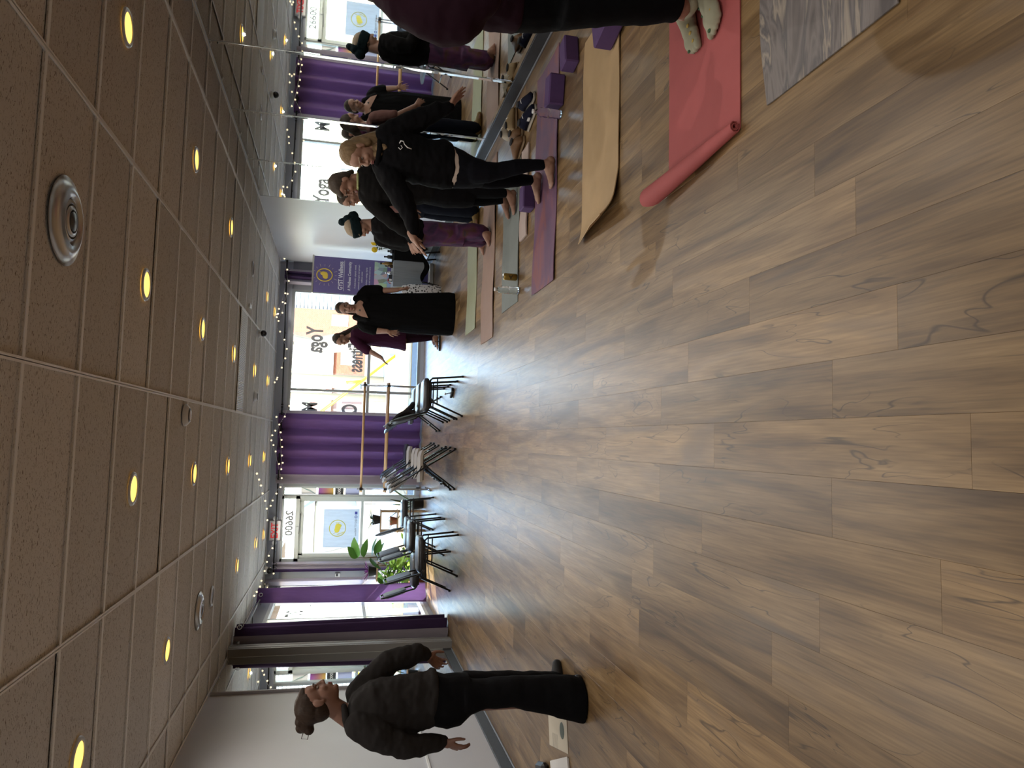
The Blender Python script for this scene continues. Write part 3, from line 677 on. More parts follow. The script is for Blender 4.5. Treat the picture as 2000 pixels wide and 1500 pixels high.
# string lights: wire swags with warm globe bulbs (points read off the photo)
M_wire = mat('string_wire', (.62,.60,.57), .5); M_bulb = mat('string_bulb', (.9,.82,.65), .3, emit=(1.0,.80,.50), estr=.27)
_bulb = MB().sphere((0,0,-.022), .0155, 10, 7).mesh('bulb'); _bulb.materials.append(M_bulb); _bulb.polygons.foreach_set('use_smooth', [True]*len(_bulb.polygons))
_cap = MB().lathe([(.004,0),(.006,-.01)], n=6).mesh('socket'); _cap.materials.append(M_wire)
def light_string(label, pts, bulbs):
    P = [Vector(p) for p in pts]; t = thing('string_lights', label, 'string lights', P[0], group='warm globe string lights'); o = P[0]
    path = []
    for i in range(len(P)-1):
        for k in range(4):
            u = k/4; q = P[i].lerp(P[i+1], u); q.z -= .12*(P[i+1]-P[i]).length*u*(1-u); path.append(q-o)
    path.append(P[-1]-o); MB().tube(path, .0026, 5).build('wire', M_wire, t)
    L = [0]
    for i in range(len(path)-1): L.append(L[-1]+(path[i+1]-path[i]).length)
    for k in range(bulbs):
        d = L[-1]*(k+.5)/bulbs
        for i in range(len(path)-1):
            if L[i+1] >= d:
                q = path[i].lerp(path[i+1], (d-L[i])/max(1e-6, L[i+1]-L[i])); break
        b = link('bulb', _bulb, None, t, loc=q); c = link('socket', _cap, None, b)
        b.rotation_euler = (random.uniform(-.7,.7), random.uniform(-.7,.7), 0)
def A(x, y, Y=YF-.19): p = at(x, y, Y); p.z = min(p.z, H-.012); return p
light_string('string lights in the corner above the purple banner', [A(536,476,9.6), A(548,493), A(557,515), A(561,545), A(562,560)], 6)
light_string('string lights swagged over the middle of the far window', [A(556,562), A(553,580), A(540,606,10.0), A(528,623,9.6)], 5)
light_string('string lights dipping below the rod above the maroon tunic', [A(561,566), A(556,590), A(549,612), A(541,625,10.2), A(539,640,10.2), A(551,660), A(558,676), A(556,697), A(549,716), A(540,736,10.2), A(530,750,9.8)], 12)
light_string('string lights along the window head left of the mullion', [A(570,692), A(568,722), A(567,760), A(565,785), A(560,803), A(548,825)], 6)
light_string('string lights draped along the top of the wide purple curtain', [A(535,808), A(543,828), A(546,848), A(548,868), A(549,888), A(550,905), A(546,922), A(549,940)], 9)
light_string('string lights looping up from the purple curtain to the ceiling', [A(541,832), A(530,846,10.1), A(523,858,9.8), A(533,874,10.2), A(541,900), A(545,918)], 6)
light_string('string lights across the ceiling in front of the exit sign', [A(486,920,7.6), A(497,945,8.4), A(505,965,8.9), A(513,985,9.4), A(518,1006,9.8), A(521,1030,10.0)], 7)
light_string('string lights from the door corner up to the exit sign', [A(549,945), A(538,962), A(530,978,10.2), A(524,995,10.1)], 4)
light_string('string lights from the exit sign down to the corner curtain', [A(533,1062), A(524,1082,10.2), A(518,1093,10.1), A(520,1105,10.1), A(532,1117), A(531,1129), A(527,1137), A(517,1140), A(514,1160,9.4)], 12)
light_string('string lights along the ceiling grid above the side window', [A(508,1106,9.9), A(498,1135,9.4), A(487,1158,8.6), A(477,1172,8.2)], 5)

# ================================================================== OUTSIDE
def struct_mb(mb, name, m): return struct(mb.build(name, m))
GZ = -.12
M_mulch = mat('mulch_grey', (.10,.10,.10), .95, noise=(9, .5)); M_leaf = mat('leaf_litter', (.38,.25,.12), .95, noise=(6, .45)); M_road = mat('concrete_road', (.33,.31,.27), .9, noise=(.6, .08)); M_verge = mat('dry_grass', (.30,.24,.14), .95, noise=(3, .3))
struct(MB().box((0, 12.4, GZ-.05), (60, 3.6, .1)).build('ground_mulch_bed', M_mulch)); struct(MB().box((0, 15.75, GZ-.03), (60, 3.1, .1)).build('ground_leaf_lawn', M_leaf))
struct(MB().box((0, 17.5, GZ), (60, .35, .12), ch=.03).build('ground_kerb', mat('kerb_stone', (.22,.23,.26), .9, noise=(5, .15)))); struct(MB().box((0, 25, GZ-.06), (80, 14.8, .1)).build('ground_street', M_road))
for k in range(5): struct(MB().box((0, 19.5+k*2.9, GZ-.0095), (80, .03, .003)).build('ground_joint', mat('joint_dark', (.30,.28,.25), .9)))
struct(MB().box((0, 62, GZ-.02), (160, 59, .1)).build('ground_far_lawn', M_verge)); struct(MB().box((-33, 0, GZ-.05), (60, 22, .1)).build('ground_side_walk', M_road)); struct(MB().box((-33, 11, GZ-.055), (60, 1.5, .1)).build('ground_side_strip', M_leaf))
# canopy over the side pavement: keeps the sun off the upper part of the side windows
struct(MB().box((XL-.98, 6.5, 2.82), (1.55, 22, .12)).build('canopy_soffit', mat('soffit_boards', (.42,.33,.24), .8, noise=(4, .2, (1, 8, 1)))))
M_brick = None
def brick_mat(name, c1, c2, mo, sc=4.0):
    m, t, b = nodes(name); N = t.nodes.new; tc = N('ShaderNodeTexCoord'); br = N('ShaderNodeTexBrick'); mp = N('ShaderNodeMapping'); mp.inputs['Rotation'].default_value = (PI/2, 0, 0)
    br.inputs['Color1'].default_value = (*c1, 1); br.inputs['Color2'].default_value = (*c2, 1); br.inputs['Mortar'].default_value = (*mo, 1); br.inputs['Scale'].default_value = sc; br.inputs['Mortar Size'].default_value = .015
    t.links.new(tc.outputs['Object'], mp.inputs[0]); t.links.new(mp.outputs[0], br.inputs['Vector']); t.links.new(br.outputs[0], b.inputs['Base Color']); b.inputs['Roughness'].default_value = .9; return m
M_brick = brick_mat('brick_orange', (.30,.10,.058), (.25,.078,.042), (.28,.19,.15)); M_roofd = mat('roof_shingle', (.22,.20,.19), .9, noise=(8, .2)); M_trimw = mat('trim_white', (.46,.48,.485), .6); M_pane = mat('far_pane', (.55,.62,.68), .15)
sb = thing('sided_building', 'white clapboard building wing with an orange brick end across the street', 'building', (8.5, 44, GZ))
MB().box((3.0, 3, 3.5), (7.6, 6, 7.0)).build('core', mat('siding_core_shade', (.20,.22,.24), .8), sb)  # core coloured darker, standing in for shadow lines between the clapboards
for i in range(30): MB().box((2.95, -.03, .25+i*.235), (7.5, .05, .185), Matrix.Rotation(-.12, 3, 'X')).build('clapboard', M_trimw, sb)
MB().box((-1.55, 2.6, 3.5), (1.5, 6, 7.0)).build('brick_end', M_brick, sb); MB().box((-1.45, -.42, 1.9), (.7, .05, 1.0)).build('sign_board', M_trimw, sb)
hb = thing('brick_house', 'small orange brick house with one big window across the street', 'building', (5.6, 52, GZ))
MB().box((0, 2, 1.15), (2.3, 4, 2.3)).build('wall', M_brick, hb); MB().box((0, 2, 2.38), (2.7, 4.6, .16)).build('eave', M_trimw, hb)
MB().add([(-1.35,-.3,2.46),(1.35,-.3,2.46),(1.35,4.3,2.46),(-1.35,4.3,2.46),(-.7,2,3.6),(.7,2,3.6)], [(0,1,5,4),(1,2,5),(2,3,4,5),(3,0,4)]).build('roof', mat('roof_pale', (.40,.43,.46), .8), hb)
wn = MB().box((.1, -.03, 1.25), (1.25, .08, 1.1)).build('window', mat('win_surround', (.18,.18,.19), .6), hb); MB().box((.1, -.08, 1.25), (1.05, .04, .92)).build('pane', mat('bright_pane', (.5,.53,.54), .3), wn)
h2 = thing('white_porch_house', 'white porch house with red gable behind the tan pole across the street', 'building', (2.3, 57, GZ))
MB().box((0, 2.2, 1.2), (2.8, 4, 2.4)).build('wall', mat('house_rose', (.34,.24,.22), .8), h2)
MB().add([(-1.7,-.4,2.4),(1.7,-.4,2.4),(0,-.4,4.2),(-1.7,4.4,2.4),(1.7,4.4,2.4),(0,4.4,4.2)], [(0,1,2),(3,5,4),(0,2,5,3),(1,4,5,2),(0,3,4,1)]).build('roof', mat('gable_red', (.48,.22,.17), .8), h2)
for i in range(4): MB().box((-1.2+.8*i, -.7, 1.1), (.12, .12, 2.2)).build('porch_post', M_trimw, h2)
for i in range(2): w_ = MB().box((-.6+1.2*i, -.04, 1.25), (.55, .1, 1.0)).build('window', M_trimw, h2); MB().box((-.6+1.2*i, -.1, 1.25), (.42, .04, .85)).build('pane', M_pane, w_)
h3 = thing('grey_house', 'pale grey house far off behind the entrance door', 'building', (-10, 60, GZ)); MB().box((0, 3, 1.7), (8, 6, 3.4)).build('wall', mat('house_grey', (.4,.42,.43), .8), h3)
MB().add([(-4.4,-.4,3.4),(4.4,-.4,3.4),(4.4,6.4,3.4),(-4.4,6.4,3.4),(-3,3,5.4),(3,3,5.4)], [(0,1,5,4),(1,2,5),(2,3,4,5),(3,0,4)]).build('roof', M_roofd, h3)
for i in range(3):
    w_ = MB().box((-2.4+2.4*i, -.04, 1.9), (1.0, .1, 1.3)).build('window', M_trimw, h3); MB().box((-2.4+2.4*i, -.1, 1.9), (.8, .04, 1.1)).build('pane', M_pane, w_)
sd_ = thing('neighbour_house', 'pale house beyond the side windows with grey roof', 'building', (-26, 17, GZ)); MB().box((0, 0, 2), (7, 9, 4)).build('wall', mat('house_cream', (.42,.41,.37), .8), sd_)
MB().add([(-4,-5,4),(4,-5,4),(4,5,4),(-4,5,4),(0,-5,6.4),(0,5,6.4)], [(0,1,4),(1,2,5,4),(2,3,5),(3,0,4,5)]).build('roof', M_roofd, sd_)
for i in range(2): w_ = MB().box((3.53, -2+4*i, 2), (.1, 1.3, 1.5)).build('window', M_trimw, sd_); MB().box((3.59, -2+4*i, 2), (.04, 1.1, 1.3)).build('pane', M_pane, w_)
# bare trees
M_bark = mat('bark_grey', (.30,.25,.20), .9, noise=(5, .35, (1, 1, .3)))
M_barkl = mat('bark_pale', (.30,.25,.18), .9, noise=(5, .3, (1, 1, .3)))
def bare_tree(X, Y, h, r, label, seed, m=None, spread=.55, depth=4, lean=0.0):
    rnd = random.Random(seed); t = thing('bare_tree', label, 'tree', (X, Y, GZ), group='leafless trees across the street'); tr, br = MB(), MB()
    def grow(p, d, L, rad, lv):
        pts = [p]; q = p.copy(); dd = d.copy(); rr = [rad]
        for k in range(3):
            dd = (dd + Vector((rnd.uniform(-1,1), rnd.uniform(-1,1), rnd.uniform(-.3,.6)))*.16).normalized(); q = q + dd*L/3; pts.append(q.copy()); rr.append(rad*(1-.28*(k+1)/2))
        (tr if lv == 0 else br).tube(pts, rr, 7 if lv == 0 else (5 if lv < 3 else 3))
        if lv < depth:
            for k in range(3 if lv < 3 else 3):
                a = rnd.uniform(0, 2*PI); s = spread*(1 + .25*lv); nd = (dd + Vector((math.cos(a), math.sin(a), rnd.uniform(-.1,.5)))*s).normalized()
                b = pts[rnd.choice((2, 3, 3))]; grow(b, nd, L*rnd.uniform(.55,.78), max(rr[-1]*.62, .006), lv+1)
    grow(Vector((0,0,0)), Vector((lean, 0, 1)).normalized(), h*.34, r, 0)
    tr.build('trunk', m or M_bark, t, True); br.build('branches', m or M_bark, t)
bare_tree(4.15, 30, 11, .55, 'thick pale trunked bare tree in front of the brick end', 1, M_barkl, .5, 5, .02)
bare_tree(4.6, 63, 9, .16, 'thin bare tree left of the small brick house', 2, None, .5, 5)
bare_tree(1.0, 48, 8, .14, 'slim bare tree seen beside the window mullion', 3, None, .5, 5)
bare_tree(-6.5, 40, 9, .2, 'bare tree seen through the door glass', 4, None, .5, 5); bare_tree(-3.6, 58, 10, .2, 'bare tree seen through the narrow glass by the door', 5, None, .5, 5)
bare_tree(-14, 18, 8, .2, 'bare tree outside the side windows', 6, None, .5, 5); bare_tree(12, 70, 12, .3, 'tall bare tree behind the sided building', 7, None, .5, 4)
up = thing('utility_pole', 'tan wooden utility pole across the street', 'pole', (2.05, 26.2, GZ)); MB().tube([(0,0,0),(0,0,9)], [.14,.1], 10).build('shaft', mat('pole_wood', (.34,.28,.18), .9, noise=(4, .2, (1, 1, .2))), up, True); MB().box((0, 0, 8), (2.2, .1, .12)).build('crossarm', MATS['pole_wood'], up)
up2 = dup(up, (1.22, 24.5, GZ), label='second tan utility pole seen left of the window mullion')
M_gy = mat('guard_yellow', (.62,.46,.02), .5)
gw = thing('guy_wire_guard', 'bright yellow guy wire guard slanting across the far window view', 'pole guard', (2.36, 20, GZ-.02)); e_ = Vector((-1.95, 0, 2.32))
MB().tube([(0,0,0), e_*.97], .045, 8).build('sleeve', M_gy, gw, True); MB().tube([e_*.97, e_*3], .008, 5).build('wire', M_satd, gw)
MB().tube([e_*.45, e_*.45+Vector((-.05, 0, .45))], .05, 8).build('marker', M_gy, gw, True)
# ================================================================== MATS, BLOCKS, SMALL THINGS ON THE FLOOR
def rubber(name, col, sc=220, st=.25): return mat(name, col, .75, noise=(8, .10), bump=(sc, st, .002))
def yoga_mat(label, x0, x1, y0, y1, m, wave=.004, skew=0.0, curl=None, th=.005, seed=0, under=None, wob=.008):
    """mat lying across the room: long side along X from x0 (room) to x1 (mirror)"""
    rnd = random.Random(seed); a, b, c = rnd.uniform(0,6), rnd.uniform(0,6), rnd.uniform(0,6)
    t = thing('yoga_mat', label, 'yoga mat', ((x0+x1)/2, (y0+y1)/2, 0), group='yoga mats laid out towards the mirror')
    cx, cy = (x0+x1)/2, (y0+y1)/2
    def fn(u, v):
        x = x0+(x1-x0)*u; y = y0+(y1-y0)*v + skew*(u-.5) + wob*math.sin(u*9+a)*(1 if v > .5 else .6)
        e = max(0, abs(2*v-1)-.55)/.45
        z = th+.001 + wave*(.5+.5*math.sin(u*13+b))*e*e + wave*.3*(.5+.5*math.sin(u*7+v*5+c))
        if curl: x, y, z = curl(u, v, x, y, z)
        return (x-cx, y-cy, z)
    MB().grid(fn, 60, 14, th).build('sheet', m, t, True, auto=.9)
    return t
M_red = rubber('mat_coral', (.46,.105,.105)); M_tan = rubber('mat_tan', (.50,.345,.185)); M_pmat = None
def marble_mat(name, stops, scale, st, dist=2.0, rough=.6):
    m, t, b = nodes(name); N = t.nodes.new; tc = N('ShaderNodeTexCoord'); mp = N('ShaderNodeMapping'); mp.inputs['Scale'].default_value = st
    n = N('ShaderNodeTexNoise'); n.inputs['Scale'].default_value = scale; n.inputs['Detail'].default_value = 4; n.inputs['Distortion'].default_value = dist
    r = N('ShaderNodeValToRGB'); e = r.color_ramp.elements; e[0].position, e[0].color = stops[0][0], (*stops[0][1], 1); e[1].position, e[1].color = stops[-1][0], (*stops[-1][1], 1)
    for p, c in stops[1:-1]: q = e.new(p); q.color = (*c, 1)
    t.links.new(tc.outputs['Object'], mp.inputs[0]); t.links.new(mp.outputs[0], n.inputs['Vector']); t.links.new(n.outputs['Fac'], r.inputs[0]); t.links.new(r.outputs[0], b.inputs['Base Color']); b.inputs['Roughness'].default_value = rough
    return m
M_pmat = marble_mat('mat_plum', [(.35, (.13,.065,.13)), (.52, (.17,.075,.13)), (.62, (.24,.085,.095)), (.75, (.15,.07,.12))], 1.6, (1.6, 3, 1), .8)
M_marb = marble_mat('mat_marbled', [(.30, (.13,.115,.115)), (.42, (.27,.24,.23)), (.50, (.15,.14,.145)), (.56, (.42,.36,.30)), (.61, (.20,.185,.185)), (.72, (.30,.27,.26))], 1.3, (1, 5, 1), 2.2)
M_gmat = rubber('mat_grey_green', (.20,.22,.205)); M_kmat = rubber('mat_dusty_pink', (.34,.225,.175)); M_nmat = rubber('mat_sage', (.34,.36,.235)); M_tmat = rubber('mat_pale_pink', (.50,.40,.36))
# coral mat: room end rolled back on itself, one corner standing up
def red_curl(u, v, x, y, z):
    s = .30*(1.05-v*.25) ; k = s - u*1.55      # metres past the fold line
    if k > 0:
        R = .035+.012*v; a = k/R
        if a < PI: x = x + k - R*math.sin(a); z = z + R*(1-math.cos(a))
        else: x = x + k + (k-PI*R)*.92; z = z + 2*R + (k-PI*R)*.05*(1-v)
    return x, y, z
rm = yoga_mat('coral red yoga mat with its end folded over, under the dotted socks', .72, 2.27, -.63, .0, M_red, .003, curl=None, th=.006, seed=1)
bpy.data.objects.remove(rm.children[0])
def red_fn(u, v):
    # v 0 (near the camera) .. 1 (far): flat sheet, then a spiral roll along the room end, loose at the far corner
    L = 1.78; xs = 2.45-L*(1-u); y = -.625+.625*v; fold = .965-.02*v; d = fold-xs; z = .007+.003*math.sin(9*u+2)*max(0, abs(2*v-1)-.5); x = xs
    if d > 0:
        R0 = .020+.026*v; a = d/R0; R = R0*max(.35, 1-.055*a)
        x = fold - R*math.sin(a)*1.15 - .018*v; z = .007 + R0 - R*math.cos(a); y += (.16*v*v)*min(1, d/.10) - .01*v*a
    return (x-1.495, y+.315, max(z, .006))
MB().grid(red_fn, 110, 18, .005).build('sheet', M_red, rm, True, auto=1.2)
rm.location = (1.495, -.315, 0)
yoga_mat('grey marbled yoga mat at the picture edge beyond the coral mat', .965, 2.6, -1.44, -.80, M_marb, .010, seed=2, wob=.02)
def tan_curl(u, v, x, y, z):
    k = .16-u*1.35
    if k > 0: z += .09*(k/.16)**2*(1-abs(2*v-.7)*.6) ; x += k*k*.8
    if u < .22 and v < .35: z += .05*(1-u/.22)*(1-v/.35)
    return x, y, z
yoga_mat('tan yoga mat with a lifted wavy end, between coral and plum mats', .98, 2.33, .645, 1.265, M_tan, .006, curl=tan_curl, seed=3)
yoga_mat('plum yoga mat with red streaks under the blonde person', .905, 2.655, 1.86, 2.46, M_pmat, .008, skew=-.03, seed=4)
yoga_mat('grey green yoga mat with a can and a bottle on it', .95, 2.35, 3.00, 3.64, M_gmat, .006, seed=5)
yoga_mat('dusty pink yoga mat under the person with the head wrap', .78, 2.70, 4.05, 4.66, M_kmat, .012, seed=6)
yoga_mat('sage green yoga mat, the farthest one from the photographer', 1.02, 2.72, 5.05, 5.68, M_nmat, .006, seed=7)
yoga_mat('pale pink folded mat lying between the plum and grey green mats', 1.46, 2.25, 2.70, 2.93, M_tmat, .008, seed=8, th=.012)
def block(label, c, rz, d=(.23, .15, .10), col=None, tilt=0.0):
    t = thing('yoga_block', label, 'yoga block', (c[0], c[1], c[2]), rz, group='purple foam yoga blocks')
    MB().box((0, 0, d[2]/2), d, ch=.009).build('foam', mat('block_purple', (.092,.045,.15), .8, noise=(30, .12), bump=(300, .2, .002)), t, True, auto=.6); return t
block('purple foam block standing by the mirror beside the tan mat', (2.36, 1.465, .002), .16, (.20, .13, .10)); block('purple foam block beside the water bottle on the plum mat', (2.245, 1.775, .002), -.16, (.215, .13, .115))
block('purple foam block on the tan mat partly hidden by black trousers', (2.10, .68, .016), .25, (.15, .20, .11)); block('purple foam block behind the blonde person\'s feet', (1.715, 2.545, .002), .0, (.20, .14, .10))
# water bottles, can
M_pet = mat('clear_plastic', (.95,.97,.97), .04, trans=1.0); M_capw = mat('cap_white', (.8,.8,.8), .4)
def bottle(label, X, Y, z=.008):
    t = thing('water_bottle', label, 'bottle', (X, Y, z), group='clear water bottles')
    MB().lathe([(.0005,.0),(.028,.0),(.033,.008),(.031,.03),(.034,.045),(.031,.06),(.034,.075),(.034,.12),(.030,.135),(.034,.15),(.022,.178),(.013,.192),(.013,.20)], n=20).build('body', M_pet, t, True)
    MB().lathe([(.0345,.085),(.0345,.092)], n=20, cap=False).build('rib_band', M_pet, t, True)
    MB().lathe([(.0155,.196),(.0155,.214),(.0005,.214)], n=16).build('cap', M_capw, t, True)
bottle('clear water bottle next to the purple block on the plum mat', 2.085, 1.79, .004); bottle('clear water bottle near the end of the grey green mat', 1.035, 2.96, .008)
cn = thing('drink_can', 'gold drink can standing on the grey green mat', 'can', (1.165, 3.02, .012)); MB().lathe([(.0005,0),(.024,0),(.031,.008),(.031,.108),(.025,.12),(.0005,.118)], n=20).build('body', mat('can_gold', (.30,.20,.045), .3, .6), cn, True); MB().lathe([(.026,.119),(.026,.123),(.022,.121)], n=20).build('rim', M_chrome, cn, True)
text_obj('mark', 'A', .06, frame((-.005,-.0315,.06), (0,0,1), (-1,0,0)), mat('can_print', (.05,.035,.015), .4), cn, .0008)
# shoes
def shoe(label, X, Y, rz, upper, sole, L=.27, group=None, lace=None, collar=.09):
    t = thing('shoe', label, 'shoe', (X, Y, .0), rz, group)
    W = [(-.13,.030,.028,.022),(-.115,.036,.05,.075),(-.07,.038,.07,collar),(-.02,.038,.075,collar*.92),(.03,.042,.07,.072),(.07,.046,.055,.055),(.105,.042,.04,.042),(.13,.020,.03,.030)]
    k = L/.27
    R = []; S = []
    for x, w, _, h in W:
        R.append([Vector((x*k, w*math.cos(a)*k*(1 if math.sin(a) < .3 else .8), .022+max(0, h-.0)*(.5+.5*math.sin(a)))) for a in [2*PI*j/16 for j in range(16)]])
        S.append([Vector((x*k*1.04, w*1.12*math.cos(a)*k, .013+.013*math.sin(a))) for a in [2*PI*j/12 for j in range(12)]])
    MB().rings(R).build('upper', upper, t, True); MB().rings(S).build('sole', sole, t, True)
    MB().sphere((-.075*k, 0, collar+.018), (.042*k, .026*k, .012), 14, 6).build('opening', mat('shoe_lining', (.02,.02,.022), .9), t, True)
    for i in range(4): MB().tube([(.0+.018*i, -.022, .092-.010*i), (.006+.018*i, 0, .100-.010*i), (.0+.018*i, .022, .092-.010*i)], .0035, 5).build('lace', lace or M_capw, t)
    return t
M_navy = mat('shoe_navy', (.010,.011,.025), .8, spec=.1, noise=(40, .3)); M_sole = mat('sole_cream', (.42,.38,.32), .7); M_brown = mat('shoe_brown', (.17,.085,.035), .55, noise=(12, .25)); M_soleb = mat('sole_tan', (.20,.13,.07), .7)
s_ = shoe('navy sneaker with cream sole standing against the mirror side of the plum mat', 2.42, 2.60, -1.25, M_navy, M_sole); MB().box((.02, -.043, .05), (.045, .004, .022), ch=.002).build('badge', M_capw, s_)
shoe('navy sneaker leaning behind its pair by the mirror', 2.58, 2.66, -1.6, M_navy, M_sole)
shoe('brown leather shoe with loose laces behind the blonde person', 2.30, 2.98, 1.9, M_brown, M_soleb, .28, lace=mat('lace_dark', (.06,.05,.04), .8), collar=.10); shoe('second brown leather shoe nearer the mirror', 2.42, 3.06, 1.7, M_brown, M_soleb, .28, collar=.10)
shoe('pale beige shoe by the mirror near the end of the grey green mat', 2.66, 3.42, .4, mat('shoe_beige', (.45,.40,.32), .7), M_sole, .25); shoe('tan shoe beside the pale beige shoe by the mirror', 2.66, 3.20, .2, mat('shoe_tan', (.36,.26,.14), .7), M_soleb, .25)
# papers and black pouch by the left wall, clip on the floor
pp = thing('paper_sheet', 'printed paper sheet on the floor beside the flared black trousers', 'paper', (-2.13, 1.60, .001), .25)
MB().box((0, 0, .0012), (.20, .42, .0012)).build('sheet', mat('paper_cream', (.62,.56,.45), .8, noise=(5, .08)), pp)
for i in range(7): MB().box((-.06+.0*i, .12-.018*i-.0, .0022), (.09, .004, .0004)).build('print_line', mat('print_grey', (.30,.28,.25), .8), pp)
MB().lathe([(.0005,0),(.05,0)], c=(.02, -.10, .0024), n=20, cap=False).build('picture', mat('print_green', (.14,.17,.15), .8), pp)
p2_ = thing('paper_stack', 'thin white booklet on the floor next to the printed sheet', 'paper', (-2.33, 1.52, .001), .45)
for i in range(3): MB().box((.004*i, 0, .003+.004*i), (.11, .40, .003)).build('page', mat('paper_white', (.75,.74,.72), .8), p2_)
pc = thing('glasses_case', 'black case lying at the picture edge near the left wall', 'case', (-2.47, 1.86, .0), .35); MB().box((0, 0, .028), (.09, .19, .055), ch=.02).build('shell', mat('case_black', (.008,.008,.009), .35), pc, True, auto=.5); MB().box((.046, 0, .03), (.002, .18, .002)).build('seam', M_satd, pc)
ck = thing('clip_stand', 'small black clip with a chrome knob lying on the floor under the first chair row', 'clip', (.37, 6.62, .0), .4)
MB().box((0, 0, .02), (.05, .19, .035), Matrix.Rotation(.15, 3, 'Z'), ch=.008).build('clip', M_black, ck); MB().tube([(.0, .0, .03), (-.01, .02, .10)], .008).build('knob', M_chrome, ck, True); MB().lathe([(.016,.10),(.016,.115)], c=(-.01,.02,0), n=12).build('knob_cap', M_chrome, ck, True)

# ================================================================== CHAIRS
M_vinyl = mat('vinyl_black', (.016,.017,.022), .32, spec=.6); M_ctube = mat('chair_tube_black', (.010,.010,.011), .3, .3)
def stacking_chair(label, X, Y, rz):
    t = thing('stacking_chair', label, 'chair', (X, Y, 0), rz, 'black padded stacking chairs')
    # faces local +X
    def padded(c, d, R=None, k=.25):
        rr = []; n = 20
        for i, (f, z) in enumerate(((.80,-.5),(.96,-.38),(1,-.1),(.99,.2),(.90,.42),(.7,.5))):
            rr.append([Vector((d[0]/2*f*(abs(math.cos(a))**.35*(1 if math.cos(a) > 0 else -1)), d[1]/2*f*(abs(math.sin(a))**.35*(1 if math.sin(a) > 0 else -1)), z*d[2])) for a in [2*PI*(j+.5)/n for j in range(n)]])
        rr = [[(R @ p if R is not None else p)+Vector(c) for p in r] for r in rr]; return MB().rings(rr)
    padded((0, 0, .45), (.44, .45, .075)).build('seat', M_vinyl, t, True, auto=.9)
    Rb = Matrix.Rotation(math.radians(-107), 3, 'Y')
    bk = padded((-.285, 0, .69), (.30, .37, .05), Rb).build('backrest', mat('vinyl_back', (.045,.042,.05), .5), t, True, auto=.9)
    for s in (-1, 1):
        MB().tube([(.17, s*.20, .415), (.205, s*.205, .38), (.24, s*.21, .0)], .0115).build('leg', M_ctube, t, True); MB().tube([(.0, s*.20, .42), (-.09, s*.205, .37), (-.25, s*.21, .0)], .0115).build('leg', M_ctube, t, True)
        for q in ((.24, s*.21), (-.25, s*.21)): MB().lathe([(.014,0),(.014,.025)], c=(q[0], q[1], 0), n=10).build('foot_cap', M_black, t)
        MB().tube([(.17, s*.20, .41), (-.17, s*.20, .41)], .0115).build('side_rail', M_ctube, t, True)
        MB().tube([(.205, s*.205, .32), (-.11, s*.205, .32)], .008).build('stretcher', M_ctube, t, True)
    MB().tube([(.17, -.20, .41), (.17, .20, .41)], .010).build('cross_rail', M_ctube, t, True)
    MB().tube([(.02, -.2, .415), (-.16, -.2, .415), (-.215, -.2, .45), (-.255, -.195, .60), (-.325, -.18, .83), (-.335, -.15, .86), (-.335, .15, .86), (-.325, .18, .83), (-.255, .195, .60), (-.215, .2, .45), (-.16, .2, .415), (.02, .2, .415)], .0115).build('back_frame', M_ctube, t, True)
    return t
c0 = stacking_chair('nearest black padded chair in the row below the wooden barre', .27, 6.00, .06)
dup(c0, (.26, 6.63, 0), .03, 'second black padded chair in the row below the barre, under the jacket'); dup(c0, (.24, 7.25, 0), .0, 'third black padded chair in the row below the barre')
dup(c0, (-1.66, 6.02, 0), .04, 'nearest black padded chair in the row before the plants'); dup(c0, (-1.96, 6.60, 0), .10, 'black padded chair closest to the sunlit purple curtain')
dup(c0, (-1.60, 7.22, 0), .06, 'middle black padded chair before the plants with a tilted back'); dup(c0, (-1.62, 7.76, 0), -.02, 'black padded chair behind the middle one before the plants'); dup(c0, (-1.42, 8.48, 0), .12, 'black padded chair farthest along, in front of the door glass')
M_beige = mat('chair_beige', (.34,.31,.27), .45); M_beiged = mat('chair_beige_dark', (.10,.09,.075), .5)
def folding_chair(label, X, Y, rz, m, group, mu=None):
    t = thing('folding_chair', label, 'chair', (X, Y, 0), rz, group)
    for s in (-1, 1):
        y = s*.20
        MB().tube([(.25, y, 0), (-.02, y, .44), (-.24, y*.98, .78)], .0105).build('leg', M_ctube, t, True)      # front foot to back top
        MB().tube([(.09, y*.88, .44), (-.04, y*.88, .30), (-.26, y*.88, .0)], .0105).build('leg', M_ctube, t, True)
        MB().tube([(.03, y*.94, .43), (-.13, y*.94, .52)], .006).build('hinge_link', M_ctube, t, True)
        for q in ((.25, y), (-.26, y*.88)): MB().lathe([(.014,0),(.014,.03)], c=(q[0], q[1], 0), n=10).build('foot_cap', M_black, t)
    MB().tube([(.165, -.2, .14), (.165, .2, .14)], .008).build('cross_rail', M_ctube, t, True); MB().tube([(-.17, -.176, .15), (-.17, .176, .15)], .008).build('cross_rail', M_ctube, t, True)
    def seat(u, v):
        x = -.17+.40*u; y = (-.195+.39*v)*(1-.08*(1-u)); z = .455+.012*math.cos((v-.5)*PI)*0-.012*math.sin(u*PI)*math.sin(v*PI)-(.02*(u-.8)/.2 if u > .8 else 0); return (x, y, z)
    MB().grid(seat, 10, 10, .035).build('seat', m, t, True, auto=.8); MB().box((.03, 0, .412), (.36, .36, .012)).build('seat_pan', mu or M_beiged, t)
    def back(u, v):
        y = -.205+.41*v; z = .60+.20*u + .01*math.cos((v-.5)*PI); x = -.125-.155*u - .045*math.cos((v-.5)*PI); return (x, y, z)
    MB().grid(back, 8, 12, .014).build('backrest', m, t, True, auto=.8)
    for dz in (.65, .70): MB().box((-.20-(dz-.65)*.75-.012, 0, dz), (.006, .13, .016), Matrix.Rotation(-.62, 3, 'Y')).build('slot', mu or M_beiged, t)
    return t
